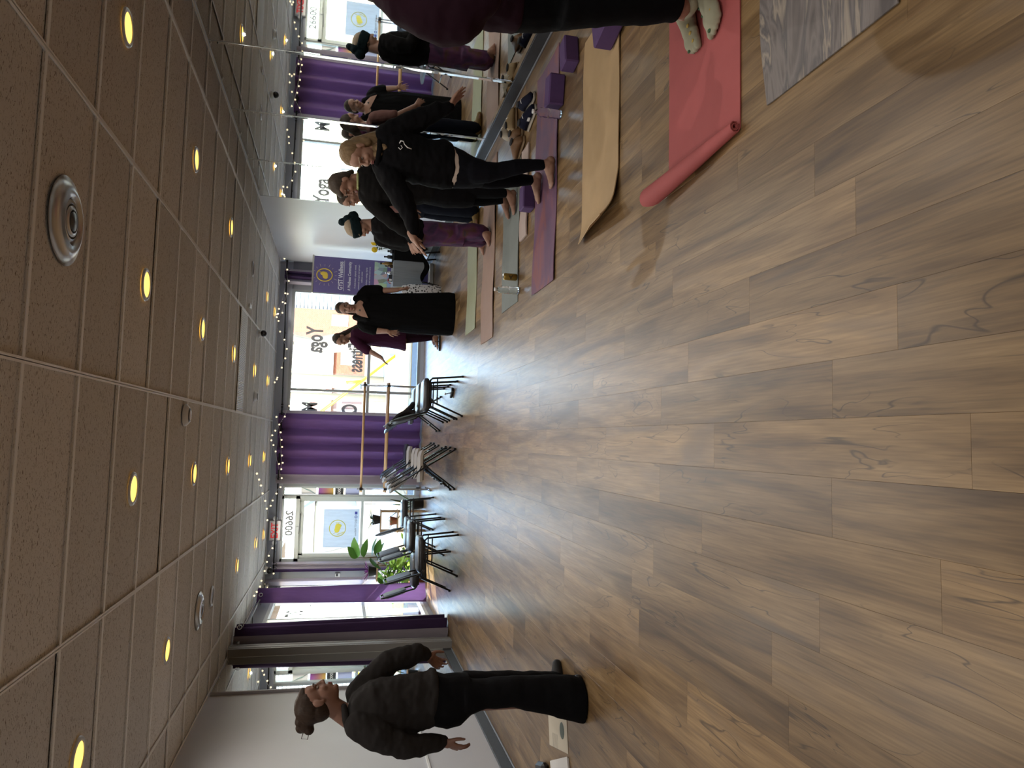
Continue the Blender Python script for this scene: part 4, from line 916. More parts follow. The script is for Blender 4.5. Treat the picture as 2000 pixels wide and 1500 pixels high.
f0 = folding_chair('nearest beige folding chair in the nested group', -.64, 6.40, .08, M_beige, 'folding chairs set along the windows')
dup(f0, (-.62, 6.84, 0), .06, 'second beige folding chair in the nested group'); dup(f0, (-.62, 7.27, 0), .06, 'third beige folding chair in the nested group'); dup(f0, (-.60, 8.05, 0), .02, 'beige folding chair set apart behind the nested group')
folding_chair('dark folding chair farthest back before the wide purple curtain', -.57, 8.62, .0, M_vinyl, 'folding chairs set along the windows', M_black); folding_chair('dark folding chair behind the row below the barre', .13, 7.98, .0, mat('chair_slate', (.10,.12,.14), .35), 'folding chairs set along the windows', M_black)
# jacket thrown over the second chair of the front row
jk = thing('draped_jacket', 'dark jacket thrown over the back of a chair in the row below the barre', 'jacket', (.10, 6.63, .50))
def jfn(u, v):
    y = -.21+.42*v; s = u
    x = -.20+.12*math.sin(s*2.4)+.05*math.sin(v*7+s*3)*.5; z = .36-.36*s+.02*math.sin(v*11+s*5)
    return (x+.11*s, y*(1+.1*math.sin(s*4)), max(z, .012))
MB().grid(jfn, 14, 14, .03).build('cloth', mat('jacket_black', (.010,.008,.010), .85), jk, True); MB().tube([(-.02,-.12,.15),(.06,-.10,.06),(.10,-.02,.035),(.08,.08,.03)], [.03,.035,.032,.022], 10).build('sleeve', MATS['jacket_black'], jk, True)
# ================================================================== BARRE
M_ash = mat('barre_wood', (.46,.27,.115), .45, noise=(4, .15, (.3, 8, 8))); M_steel = mat('barre_steel', (.50,.53,.58), .25, .9)
ba = thing('ballet_barre', 'double wooden ballet barre on chrome posts in front of the far curtain', 'barre', (-.19, 9.0, 0)); bz1, bz2 = at(709, 850, 9.0).z, at(756, 850, 9.0).z
xa_, xb_ = at(709, 752, 9).x+.19, at(709, 955, 9).x+.19
for z, y in ((bz1, 0), (bz2, -.04), (bz2+.012, .05)): MB().tube([(xb_-.05, y, z-.0), (xa_+.05, y, z)], .019, 14).build('rail', M_ash, ba, True)
for x in (xa_, xb_):
    for y in (-.03, .05):
        MB().tube([(x, y, .03), (x, y, bz1+.06)], .013, 10).build('post', M_steel, ba, True)
    for z in (bz1, bz2): MB().box((x, .01, z), (.05, .14, .05), ch=.01).build('bracket', M_black, ba)
    MB().tube([(x, -.32, .02), (x, .30, .02)], .016, 10).build('foot', M_steel, ba, True)
    for s in (-1, 1): MB().sphere((x, .01+s*.31, .018), .018, 10, 8).build('foot_cap', M_black, ba, True)
# ================================================================== PEOPLE
from mathutils import noise as mnoise
def remesh(mb, voxel, smooth=4, wr=None, keep=None):
    """fuse overlapping closed shapes into one continuous skin"""
    me = mb.mesh('tmp'); bm = bmesh.new(); bm.from_mesh(me); bmesh.ops.recalc_face_normals(bm, faces=bm.faces); bm.to_mesh(me); bm.free()
    o = bpy.data.objects.new('tmp', me); COL.objects.link(o)
    r = o.modifiers.new('r', 'REMESH'); r.mode = 'VOXEL'; r.voxel_size = voxel
    if smooth:
        s = o.modifiers.new('s', 'SMOOTH'); s.factor = .5; s.iterations = smooth
    dg = bpy.context.evaluated_depsgraph_get(); me2 = bpy.data.meshes.new_from_object(o.evaluated_get(dg))
    bpy.data.objects.remove(o); bpy.data.meshes.remove(me)
    if wr:
        n = len(me2.vertices); co = np.empty(n*3); no = np.empty(n*3); me2.vertices.foreach_get('co', co); me2.vertices.foreach_get('normal', no); co = co.reshape(-1, 3); no = no.reshape(-1, 3)
        amp, fx, fz = wr
        d = np.array([mnoise.noise(Vector((p[0]*fx, p[1]*fx, p[2]*fz))) + .5*mnoise.noise(Vector((p[0]*fx*2.1+9, p[1]*fx*2.1, p[2]*fz*2.4))) for p in co])
        co = co + no*(amp*d)[:, None]; me2.vertices.foreach_set('co', co.ravel()); me2.update()
    me2.materials.clear(); me2.polygons.foreach_set('use_smooth', [True]*len(me2.polygons)); return me2
def part(name, mb, m, root, voxel=.009, smooth=4, wr=None):
    me = remesh(mb, voxel, smooth, wr); me.transform(Matrix.Translation(-Vector(root.location))); return link(name, me, m, root)
def loft(mb, Y, rows, k=1.0, n=22, pw=2.3):
    """rows: (px row x, y edge, y edge, half depth, depth offset) -> elliptic rings"""
    R = []
    for x, ya, yb, b, dy in rows:
        A_, B_ = at(x, ya, Y+dy), at(x, yb, Y+dy); c = (A_+B_)/2; a = (A_-B_)/2*k; f = Vector((-a.y, a.x, 0)).normalized()*b*k
        ring = []
        for j in range(n):
            t = 2*PI*j/n; cs, sn = math.cos(t), math.sin(t); ring.append(c + a*math.copysign(abs(cs)**(2/pw), cs) + f*math.copysign(abs(sn)**(2/pw), sn))
        R.append(ring)
    mb.rings(R); return mb
def limb(mb, pts, k=1.0, n=14):
    mb.chain([p for p, r in pts], [r*k for p, r in pts], n); return mb
def head_prims(mb, C, F, U, s=1.0, neck=None, nr=.055):
    F = Vector(F).normalized(); U = Vector(U); U = (U-F*U.dot(F)).normalized(); S = F.cross(U); Rm = Matrix((S, F, U)).transposed()
    p = lambda f, u, sd=0.0: C + (F*f + U*u + S*sd)*s
    q = lambda *r: tuple(v*s for v in r)
    mb.sphere(p(-.012, .035), q(.074, .094, .088), 24, 16, Rm); mb.sphere(p(.022, -.035), q(.060, .068, .080), 24, 16, Rm); mb.sphere(p(.045, -.09), q(.036, .036, .026), 16, 10, Rm)
    mb.sphere(p(.070, -.098), q(.020, .018, .016), 12, 8, Rm); mb.sphere(p(.05, .045), q(.058, .042, .045), 16, 10, Rm)
    mb.capsule(p(.090, .012), p(.108, -.024), .008*s, .0115*s, 10); 
    for sd in (-1, 1):
        mb.sphere(p(.097, -.030, sd*.011), q(.009, .010, .008), 10, 6, Rm); mb.sphere(p(.062, -.030, sd*.034), q(.024, .024, .026), 12, 8, Rm); mb.capsule(p(.086, .022, sd*.012), p(.076, .024, sd*.042), .010*s, .009*s, 8)
        mb.sphere(p(-.012, -.008, sd*.074), q(.010, .020, .032), 12, 8, Rm); mb.sphere(p(-.004, -.030, sd*.072), q(.010, .010, .012), 10, 6, Rm)
    mb.sphere(p(.086, -.058), q(.022, .012, .008), 12, 8, Rm); mb.sphere(p(.084, -.071), q(.019, .012, .008), 12, 8, Rm)
    if neck is not None:
        mb.capsule(p(-.018, -.055), Vector(neck), nr*s*.95, nr*s*1.1, 16)
    return p, q, Rm
M_eye = mat('eye_white', (.30,.26,.23), .4); M_iris = mat('iris_brown', (.05,.03,.02), .3); M_lip = mat('lips', (.30,.10,.09), .5)
def face_parts(root, C, F, U, s, hairm, closed=False):
    F = Vector(F).normalized(); U = Vector(U); U = (U-F*U.dot(F)).normalized(); S = F.cross(U); Rm = Matrix((S, F, U)).transposed(); O = Vector(root.location)
    p = lambda f, u, sd=0.0: C + (F*f + U*u + S*sd)*s - O
    for sd in (-1, 1):
        e = MB().sphere(p(.0735, .004, sd*.032), (.0125*s, .009*s, .0052*s), 12, 8, Rm).build('eye', M_eye, root, True)
        MB().sphere(p(.0815, .003, sd*.032), (.0055*s, .003*s, .0048*s), 10, 6, Rm).build('iris', M_iris, e, True)
        MB().tube([p(.0965, .026, sd*.012), p(.095, .031, sd*.03), p(.078, .027, sd*.05)], [.003*s,.0035*s,.002*s], 6).build('eyebrow', hairm, root, True)
    MB().sphere(p(.0955, -.0585), (.021*s, .0055*s, .006*s), 12, 6, Rm).sphere(p(.0945, -.069), (.018*s, .0055*s, .0065*s), 12, 6, Rm).build('lips', M_lip, root, True)
def hand_prims(mb, Wr, D, N, thumb, s=1.0, curl=.35, fan=.16, rest=None):
    """Wr wrist, D finger direction, N palm normal (fingers curl that way), thumb=+-1 side"""
    D = Vector(D).normalized(); N = Vector(N); N = (N-D*N.dot(D)).normalized(); A_ = D.cross(N)*thumb; Rm = Matrix((A_, D, N)).transposed()
    mb.sphere(Wr+D*.045*s+A_*.004*s, (.038*s, .052*s, .015*s), 16, 10, Rm); mb.sphere(Wr+D*.025*s+A_*.022*s+N*.006*s, (.018*s, .03*s, .014*s), 12, 8, Rm); mb.capsule(Wr-D*.03*s, Wr+D*.02*s, .024*s, .026*s, 12)
    for i, (o, L) in enumerate(((.030, .070), (.010, .080), (-.011, .074), (-.030, .058))):
        b = Wr + D*(.082 - .006*abs(i-1))*s + A_*o*s; d = (D + A_*fan*(1.1-i*.75)).normalized(); c = curl*(1+.12*i); r = [.0092, .0085, .0078, .0062]; pts = [b - d*.012*s]; q = b; ang = c*.35
        for k, f in enumerate((.45, .30, .25)):
            q = q + (d*math.cos(ang) + N*math.sin(ang))*L*f*s; pts.append(q.copy()); ang += c*(.9 if k == 0 else .6)
        mb.chain(pts, [x*s for x in r], 10)
    b = Wr + D*.018*s + A_*.026*s + N*.004*s; d1 = (D*.62 + A_*.72 + N*.25).normalized(); d2 = (D*.86 + A_*.42 + N*.25).normalized()
    mb.chain([b, b+d1*.040*s, b+d1*.040*s+d2*.030*s, b+d1*.040*s+d2*.030*s+(d2+D*.3).normalized()*.022*s], [.014*s, .0115*s, .0100*s, .0072*s], 10)
    return mb
def foot_prims(mb, heel, toe, ankle, s=1.0, side=1, z0=.007):
    heel, toe = Vector(heel), Vector(toe); d = toe-heel; d.z = 0; L = d.length; d.normalize(); e = Vector((-d.y, d.x, 0))*side; up = Vector((0,0,1)); k = L/.24
    Rm = Matrix((e, d, up)).transposed(); h = Vector((heel.x, heel.y, z0)); g = lambda a, b, c: h + d*a*k + e*b*k + up*c
    mb.sphere(g(.032, 0, .032), (.032*k, .036*k, .034), 14, 10, Rm); mb.sphere(g(.10, .004, .028), (.034*k, .085*k, .030), 16, 10, Rm); mb.sphere(g(.165, .002, .020), (.044*k, .050*k, .020), 16, 10, Rm)
    mb.capsule(g(.055, 0, .045), ankle, .036, .034, 14); mb.capsule(g(.055, 0, .06), g(.15, .004, .028), .034, .022*1, 12)
    for i, (o, a, r) in enumerate(((-.030, .222, .0125), (-.010, .226, .0095), (.007, .220, .0088), (.022, .211, .0082), (.034, .199, .0075))): mb.capsule(g(a-.045, o*.9, .016), g(a, o, .011), r*1.05, r, 8)
    return mb
def hair_mat(name, c, c2):
    m, t, b = nodes(name); N = t.nodes.new; tc = N('ShaderNodeTexCoord'); mp = N('ShaderNodeMapping'); mp.inputs['Scale'].default_value = (60, 60, 5); n = N('ShaderNodeTexNoise'); n.inputs['Scale'].default_value = 3; n.inputs['Detail'].default_value = 5
    mx = N('ShaderNodeMix'); mx.data_type = 'RGBA'; mx.inputs['A'].default_value = (*c, 1); mx.inputs['B'].default_value = (*c2, 1); bp = N('ShaderNodeBump'); bp.inputs['Strength'].default_value = .5; bp.inputs['Distance'].default_value = .004
    t.links.new(tc.outputs['Object'], mp.inputs[0]); t.links.new(mp.outputs[0], n.inputs['Vector']); t.links.new(n.outputs['Fac'], mx.inputs['Factor']); t.links.new(mx.outputs['Result'], b.inputs['Base Color']); t.links.new(n.outputs['Fac'], bp.inputs['Height']); t.links.new(bp.outputs[0], b.inputs['Normal']); b.inputs['Roughness'].default_value = .6; b.inputs['Specular IOR Level'].default_value = .25; return m
def fabric(name, col, rough=.9, sc=30): return mat(name, [c*.42 for c in col], rough, spec=.12, noise=(6, .12), bump=(sc, .35, .006))
def skinm(name, col): return mat(name, col, .55, noise=(14, .07), bump=(160, .08, .002))
S_light = skinm('skin_light', (.33,.185,.13)); S_tan = skinm('skin_tan', (.27,.14,.092)); S_deep = skinm('skin_warm', (.20,.098,.066))
H_brown = hair_mat('hair_brown', (.012,.007,.005), (.045,.024,.013)); H_blonde = hair_mat('hair_blonde', (.09,.055,.028), (.30,.20,.105)); H_dark = hair_mat('hair_dark', (.014,.010,.009), (.04,.028,.02)); H_ash = hair_mat('hair_ash', (.20,.15,.10), (.38,.30,.21)); H_grey = hair_mat('hair_taupe', (.022,.016,.012), (.07,.05,.035))
Zv = Vector((0,0,1))
def person(label, base): 
    return thing('person', label, 'person', (base[0], base[1], 0))

# ---------------------------------------------------------------- 1: grey sweatshirt, bun, black flared trousers
Y = 1.30; P = lambda x, y, d=0.0, Y=Y: at(x, y, Y+d)
r1 = person('person in a charcoal grey sweatshirt and flared black trousers with hair in a bun', (-1.78, 1.30)); O = r1.location
hC = P(622, 1370); hF = Vector((.93, .36, .04)); hU = Vector((-.12, .02, 1))
B = MB(); pf, qf, Rm = head_prims(B, hC, hF, hU, .98, P(684, 1402, 0), .056)
tor = [(676,1378,1424,.07,0),(690,1356,1438,.10,0),(720,1332,1452,.125,0),(760,1322,1446,.135,0),(800,1318,1432,.135,0),(830,1312,1420,.135,0),(850,1308,1414,.135,0)]
loft(B, Y, tor, .86); hips = [(838,1312,1410,.12,0),(868,1318,1420,.135,0),(900,1316,1404,.135,0),(935,1314,1384,.12,0)]
loft(B, Y, hips[:3], .82)
aF = [(P(706,1352,.14), .062), (P(760,1296,.20), .052), (P(828,1280,.24), .036)]; aN = [(P(712,1424,-.12), .064), (P(790,1456,-.16), .052), (P(862,1448,-.10), .036)]
limb(B, aF, .8); limb(B, aN, .8)
hand_prims(B, P(834,1282,.24), P(864,1300,.26)-P(834,1280,.24), (.6,-.8,0), -1, .95, .7); hand_prims(B, P(868,1450,-.10), P(912,1466,-.10)-P(868,1448,-.10), (.75,.6,0), 1, 1.0, .45, .2)
lgF = [(P(900,1345,.12), .085), (P(1000,1340,.16), .062), (P(1085,1340,.22), .045)]; lgN = [(P(900,1368,-.06), .09), (P(1010,1368,-.10), .066), (P(1110,1380,-.16), .048)]
limb(B, [(q_, r_*(.70 if i_ < len(lgF)-1 else 1)) for i_, (q_, r_) in enumerate(lgF)]); limb(B, [(q_, r_*(.70 if i_ < len(lgN)-1 else 1)) for i_, (q_, r_) in enumerate(lgN)]); foot_prims(B, fl(1100,1352), fl(1093,1292), lgF[-1][0], 1, 1, .02); foot_prims(B, fl(1142,1385), fl(1135,1322), lgN[-1][0], 1, -1, .02)
part('body', B, S_deep, r1, .0055, 3)
face_parts(r1, hC, hF, hU, .98, H_brown)
Hh = MB(); Hh.sphere(pf(-.022,.062), qf(.079,.092,.074), 24, 16, Rm); Hh.sphere(pf(-.030, .045), qf(.079, .092, .088), 24, 16, Rm); Hh.sphere(pf(-.045, .0), qf(.072, .068, .078), 20, 12, Rm); Hh.sphere(pf(.03, .085), qf(.055, .055, .030), 16, 10, Rm)
bn = P(597,1412); Hh.sphere(bn, (.052,.052,.045)); Hh.sphere(bn+Vector((-.03,.01,.025)), .030); Hh.sphere(bn+Vector((.015,-.02,.03)), .030); Hh.sphere(bn+Vector((-.03,-.02,-.02)), .030); Hh.capsule(pf(-.08,.07), bn, .035, .04)
part('hair', Hh, H_brown, r1, .006, 4, (.0015, 60, 60))
MB().tube([bn+Vector((-.05,0,.01))-O, bn+Vector((-.085,0,.02))-O, bn+Vector((-.09,0,-.015))-O, bn+Vector((-.05,0,-.02))-O], .0025, 6).build('loose_strand', H_brown, r1)
Sw = MB(); loft(Sw, Y, tor); limb(Sw, [(P(702,1356,.12), .085), (P(712,1340,.15), .082), (P(762,1292,.20), .072), (P(815,1276,.23), .062), (P(830,1278,.24), .044)]); limb(Sw, [(P(704,1418,-.10), .085), (P(735,1436,-.14), .080), (P(790,1458,-.16), .068), (P(845,1452,-.12), .052), (P(864,1449,-.10), .042)])
loft(Sw, Y, [(842,1308,1416,.135,0),(852,1310,1412,.128,0)], 1.02)
M_swg = fabric('sweat_charcoal', (.050,.045,.044)); part('sweatshirt', Sw, M_swg, r1, .008, 5, (.010, 9, 16))
hd = MB(); hd.tube([P(672,1380,-.05), P(676,1405,-.09), P(682,1425,-.02), P(680,1420,.06), P(672,1390,.08), P(670,1376,.02)], [.018,.024,.026,.024,.018,.016], 10, closed=True); part('collar', hd, M_swg, r1, .007, 3)
Tr = MB(); loft(Tr, Y, [(840,1310,1414,.125,0),(870,1318,1421,.14,0),(895,1316,1412,.14,0),(915,1315,1394,.135,0)])
loft(Tr, Y, [(905,1312,1372,.095,.08),(950,1312,1362,.085,.10),(1010,1312,1362,.085,.13),(1060,1312,1366,.09,.17),(1097,1314,1372,.10,.22)]); loft(Tr, Y, [(905,1330,1398,.10,-.05),(945,1326,1382,.095,-.06),(1000,1322,1380,.095,-.09),(1060,1320,1392,.10,-.12),(1110,1318,1406,.11,-.16),(1136,1322,1412,.115,-.17)])
part('flared_trousers', Tr, fabric('trouser_black', (.007,.007,.009)), r1, .008, 4, (.006, 8, 10))
Sh = MB(); 
for a, b in ((fl(1100,1345), fl(1094,1292)), (fl(1142,1380), fl(1136,1322))):
    d = (b-a); Sh.capsule(a+d*.12+Zv*.03, a+d*.55+Zv*.028, .040, .040, 12); Sh.capsule(a+d*.55+Zv*.028, b-d*.08+Zv*.024, .042, .030, 12)
part('slippers', Sh, mat('slipper_black', (.01,.01,.012), .6), r1, .007, 3)

# ---------------------------------------------------------------- 2: maroon sweater at the picture edge
Y = -.30; P = lambda x, y, d=0.0, Y=-.30: at(x, y, Y+d)
r2 = person('person in a maroon sweater, black trousers and dotted socks cut off by the picture edge', (1.72, -.34))
hC = P(668, -95, .0); hF = Vector((-.85,-.1,-.35)); hU = Vector((-.3, 0, 1))
B = MB(); pf, qf, Rm = head_prims(B, hC, hF, hU, 1.0, P(735, -105), .058)
tor = [(738,-140,-40,.08,0),(760,-170,-5,.12,0),(800,-175,20,.15,0),(870,-168,35,.16,0),(940,-160,45,.165,0),(990,-150,56,.165,0),(1012,-145,62,.16,0)]
loft(B, Y, tor, .86); loft(B, Y, [(985,-135,48,.14,0),(1040,-128,52,.15,0),(1100,-110,48,.14,0)], .9)
aN = [(P(765,-30,-.12), .07), (P(872,28,-.20), .055), (P(955,-35,-.28), .042)]; aF = [(P(760,-130,.12), .07), (P(860,-175,.1), .055), (P(930,-120,-.05), .042)]
limb(B, aN, .8); limb(B, aF, .8); hand_prims(B, P(958,-38,-.28), P(985,-75,-.3)-P(958,-38,-.28), (0,1,.2), 1, 1, .5); hand_prims(B, P(934,-118,-.05), P(960,-90,-.08)-P(934,-118,-.05), (0,-1,.2), -1, 1, .5)
lgN = [(P(1060,-5,-.05), .088), (P(1190,-2,-.08), .066), (P(1328,16,-.10), .044)]; lgF = [(P(1060,-75,.08), .088), (P(1190,-75,.05), .066), (P(1330,-40,-.03), .044)]
limb(B, [(q_, r_*(.70 if i_ < len(lgN)-1 else 1)) for i_, (q_, r_) in enumerate(lgN)]); limb(B, [(q_, r_*(.70 if i_ < len(lgF)-1 else 1)) for i_, (q_, r_) in enumerate(lgF)])
hN, tN, hF2, tF = fl(1357,4), fl(1366,108), fl(1388,-40), fl(1408,66)
foot_prims(B, hN, tN, lgN[-1][0], 1, -1, .012); foot_prims(B, hF2, tF, at(1352,-28,-.45), 1, 1, .012); limb(B, [(P(1200,-40,-.05), .06), (at(1352,-28,-.45), .042)])
part('body', B, S_light, r2, .006, 3); face_parts(r2, hC, hF, hU, 1.0, H_dark)
Hh = MB(); Hh.sphere(pf(-.022,.062), qf(.079,.092,.074), 24, 16, Rm); Hh.sphere(pf(-.03,.04), qf(.08,.094,.092), 20, 14, Rm); Hh.sphere(pf(-.05,-.02), qf(.075,.06,.10), 20, 14, Rm); Hh.capsule(pf(-.05,-.05,.03), P(728,-20), .05, .045); part('hair', Hh, H_dark, r2, .008, 3, (.004, 30, 8))
M_mar = fabric('sweater_maroon', (.045,.014,.028)); Sw = MB(); loft(Sw, Y, tor)
limb(Sw, [(P(762,-45,-.10), .11), (P(800,-8,-.15), .118), (P(860,22,-.20), .118), (P(892,24,-.22), .112), (P(935,-10,-.27), .085), (P(968,-45,-.30), .055)]); limb(Sw, [(P(762,-135,.10), .10), (P(860,-175,.1), .10), (P(915,-140,-.02), .065)])
part('sweater', Sw, M_mar, r2, .010, 5, (.010, 7, 12))
Tr = MB(); loft(Tr, Y, [(1000,-140,56,.15,0),(1050,-130,56,.155,0),(1100,-112,52,.15,0),(1130,-100,48,.14,0)]); loft(Tr, Y, [(1095,-45,53,.10,-.06),(1187,-36,45,.088,-.08),(1260,-28,43,.08,-.09),(1325,-18,39,.07,-.10)]); loft(Tr, Y, [(1095,-112,-20,.10,.06),(1187,-100,-20,.088,.04),(1260,-85,-12,.08,0),(1335,-62,-5,.065,-.12)])
part('trousers', Tr, fabric('trouser_black2', (.006,.006,.008)), r2, .009, 4, (.005, 8, 12))
M_sock = mat('sock_sage', (.36,.35,.25), .9, bump=(300, .3, .002)); 
for h, t, a, sd in ((hN, tN, at(1346, 10, -.40), -1), (hF2, tF, at(1352,-28,-.45), 1)):
    k = MB(); foot_prims(k, h, t, a, 1, sd, .010); me = remesh(k, .006, 2)
    n = len(me.vertices); co = np.empty(n*3); no = np.empty(n*3); me.vertices.foreach_get('co', co); me.vertices.foreach_get('normal', no); co += no*.004; me.vertices.foreach_set('co', co); me.transform(Matrix.Translation(-Vector(r2.location))); so_ = link('sock', me, M_sock, r2)
    d = (t-h); d.z = 0; e = Vector((-d.y, d.x, 0)).normalized()
    for i in range(10):
        u = .30+.065*i; w = .022*(-1)**i; zz = .080-.055*max(0, (u-.25))*1.25
        q = h + d*u + e*w; q.z = max(zz, .036); MB().sphere(q-r2.location, (.010, .012, .004), 10, 6).build('dot', mat('dot_green', (.05,.11,.05), .9) if i % 2 else mat('dot_gold', (.50,.36,.09), .9), so_, True)

# ---------------------------------------------------------------- 3: blonde, black sweatshirt, navy leggings
Y = 2.05; P = lambda x, y, d=0.0, Y=2.05: at(x, y, Y+d)
r3 = person('blonde person in a black sweatshirt and navy leggings standing barefoot with arms spread', (1.72, 2.05))
hC = P(702, 301); hF = Vector((-.86,-.40,-.34)); hU = Vector((-.30, -.1, 1))
B = MB(); pf, qf, Rm = head_prims(B, hC, hF, hU, 1.0, P(748, 288, .02), .054)
tor = [(738,268,322,.075,.02),(752,250,338,.105,0),(780,252,350,.125,0),(810,264,358,.13,0),(840,276,364,.135,0),(866,274,368,.135,0),(884,284,366,.13,0)]
loft(B, Y, tor, .86); loft(B, Y, [(870,284,364,.12,0),(895,292,364,.13,0),(925,310,364,.12,0)], .92)
aR = [(P(760,258,-.03), .06), (P(822,232,-.06), .048), (P(877,208,-.10), .033)]; aL = [(P(752,332,.02), .06), (P(786,392,-.06), .05), (P(806,452,-.12), .035)]
limb(B, aR, .8); limb(B, aL, .8)
hand_prims(B, P(880,206,-.10), P(903,177,-.12)-P(880,206,-.10), (-.5,-.4,-.7), -1, 1.02, .12, .10); hand_prims(B, P(806,462,-.12), P(822,490,-.14)-P(804,460,-.12), (.2,-.3,-.9), -1, 1.05, .15, .08)
lgN = [(P(920,330,-.07), .082), (P(975,333,-.09), .056), (P(1020,324,-.13), .050), (P(1064,322,-.15), .034)]; lgF = [(P(920,345,.08), .080), (P(970,352,.12), .055), (P(1010,352,.17), .047), (P(1042,352,.22), .034)]
limb(B, [(q_, r_*(.70 if i_ < len(lgN)-1 else 1)) for i_, (q_, r_) in enumerate(lgN)]); limb(B, [(q_, r_*(.70 if i_ < len(lgF)-1 else 1)) for i_, (q_, r_) in enumerate(lgF)]); foot_prims(B, fl(1088,307), fl(1083,371), lgN[-1][0], 1, 1, .014); foot_prims(B, fl(1062,338), fl(1056,401), lgF[-1][0], 1, -1, .014)
part('body', B, S_light, r3, .0052, 3); face_parts(r3, hC, hF, hU, 1.0, H_ash)
Hh = MB(); Hh.sphere(pf(-.022,.062), qf(.079,.092,.074), 24, 16, Rm); Hh.sphere(pf(-.028,.048), qf(.082,.092,.088), 24, 16, Rm); Hh.sphere(pf(-.055,-.01), qf(.078,.06,.095), 20, 12, Rm); Hh.capsule(pf(-.065,-.05), P(752,270,.03), .064, .042); Hh.capsule(pf(-.02,-.03,.062), P(742,300,-.07), .030, .020); Hh.capsule(pf(-.03,.05,.045), pf(-.030,-.07,.066), .034, .028); Hh.capsule(pf(-.03,.05,-.045), pf(-.03,-.07,-.066), .034, .028); Hh.capsule(pf(-.06,.0), P(757,263,.0), .078, .050); Hh.capsule(pf(-.05,-.05,.05), P(752,288,-.08), .045, .028); Hh.capsule(pf(-.05,-.05,-.05), P(752,280,.10), .045, .028)
part('hair', Hh, H_blonde, r3, .006, 3, (.004, 45, 6))
M_swb = fabric('sweat_black', (.0085,.0085,.011)); Sw = MB(); loft(Sw, Y, tor)
limb(Sw, [(P(756,264,-.02), .088), (P(775,254,-.03), .085), (P(822,232,-.06), .078), (P(858,216,-.09), .060), (P(875,209,-.10), .042)]); limb(Sw, [(P(752,326,.02), .090), (P(766,354,-.02), .085), (P(790,395,-.06), .076), (P(802,430,-.10), .058), (P(807,452,-.12), .042)])
part('sweatshirt', Sw, M_swb, r3, .0075, 4, (.011, 9, 14))
hdn = MB(); hdn.tube([P(736,322,-.05), P(742,290,-.09), P(744,268,-.02), P(744,272,.08), P(740,300,.10), P(735,326,.03)], [.018,.022,.028,.028,.022,.016], 10, closed=True); part('collar', hdn, M_swb, r3, .007, 3)
MB().tube([q-r3.location for q in (P(780,280,-.158), P(783,275,-.158), P(788,276,-.160), P(790,282,-.160), P(796,288,-.160), P(804,291,-.155))], [.003,.005,.003,.003,.004,.003], 6).build('chest_print', M_capw, r3, True)
MB().tube([q-r3.location for q in (P(778,288,-.158), P(782,292,-.158), P(786,288,-.16), P(783,284,-.16))], .003, 6).build('chest_print', M_capw, r3, True)
Un = MB(); loft(Un, Y, [(878,286,366,.128,0),(891,294,366,.130,0),(898,302,364,.12,0)], .98); part('undershirt', Un, mat('undershirt_pale', (.55,.46,.40), .8), r3, .008, 3)
Tr = MB(); loft(Tr, Y, [(884,288,366,.122,0),(900,296,366,.132,0),(925,311,365,.13,0),(945,317,362,.11,0)]); limb(Tr, [(P(925,334,-.06), .094), (P(950,337,-.08), .076), (P(975,334,-.09), .062), (P(1005,327,-.12), .058), (P(1035,323,-.14), .045), (P(1058,322,-.15), .039)]); limb(Tr, [(P(925,344,.07), .085), (P(960,352,.11), .064), (P(990,353,.14), .055), (P(1015,352,.18), .050), (P(1038,352,.22), .040)])
part('leggings', Tr, fabric('leggings_navy', (.010,.011,.018)), r3, .0075, 3, (.003, 14, 14))

# ---------------------------------------------------------------- 4: dark haired, black sweatshirt, behind the blonde person
Y = 3.20; P = lambda x, y, d=0.0, Y=3.20: at(x, y, Y+d)
r4 = person('person with pulled back hair in a black sweatshirt right behind the blonde person', (1.85, 3.20))
hC = P(674, 360); hF = Vector((-.90,-.12,-.45)); hU = Vector((-.42, 0, 1))
B = MB(); pf, qf, Rm = head_prims(B, hC, hF, hU, 1.0, P(708, 350), .054)
tor = [(700,338,370,.07,0),(712,328,392,.10,0),(740,322,402,.125,0),(780,326,400,.13,0),(820,330,398,.13,0),(848,332,398,.13,0)]
loft(B, Y, tor, .86); loft(B, Y, [(835,336,396,.12,0),(870,336,404,.13,0),(905,345,404,.12,0)], .92)
aL = [(P(716,384,.05), .06), (P(752,424,0), .048), (P(800,458,0), .034)]; aR = [(P(714,336,-.02), .06), (P(770,318,-.05), .048), (P(815,300,-.08), .034)]
limb(B, aL, .8); limb(B, aR, .8); hand_prims(B, P(803,460), P(820,478)-P(803,460), (.2,-.3,-.9), -1, 1, .15, .08); hand_prims(B, P(818,298,-.08), P(836,280,-.1)-P(818,298,-.08), (-.3,-.3,-.9), 1, 1, .15, .1)
lgN = [(P(890,368,-.05), .080), (P(940,374,-.07), .054), (P(990,377,-.1), .036)]; lgF = [(P(890,380,.06), .080), (P(940,390,.09), .052), (P(982,390,.11), .036)]
limb(B, [(q_, r_*(.70 if i_ < len(lgN)-1 else 1)) for i_, (q_, r_) in enumerate(lgN)]); limb(B, [(q_, r_*(.70 if i_ < len(lgF)-1 else 1)) for i_, (q_, r_) in enumerate(lgF)]); foot_prims(B, fl(1012,372), fl(1009,422), lgN[-1][0], 1, 1, .014); foot_prims(B, fl(999,385), fl(997,431), lgF[-1][0], 1, -1, .014)
part('body', B, S_tan, r4, .0058, 3); face_parts(r4, hC, hF, hU, 1.0, H_dark)
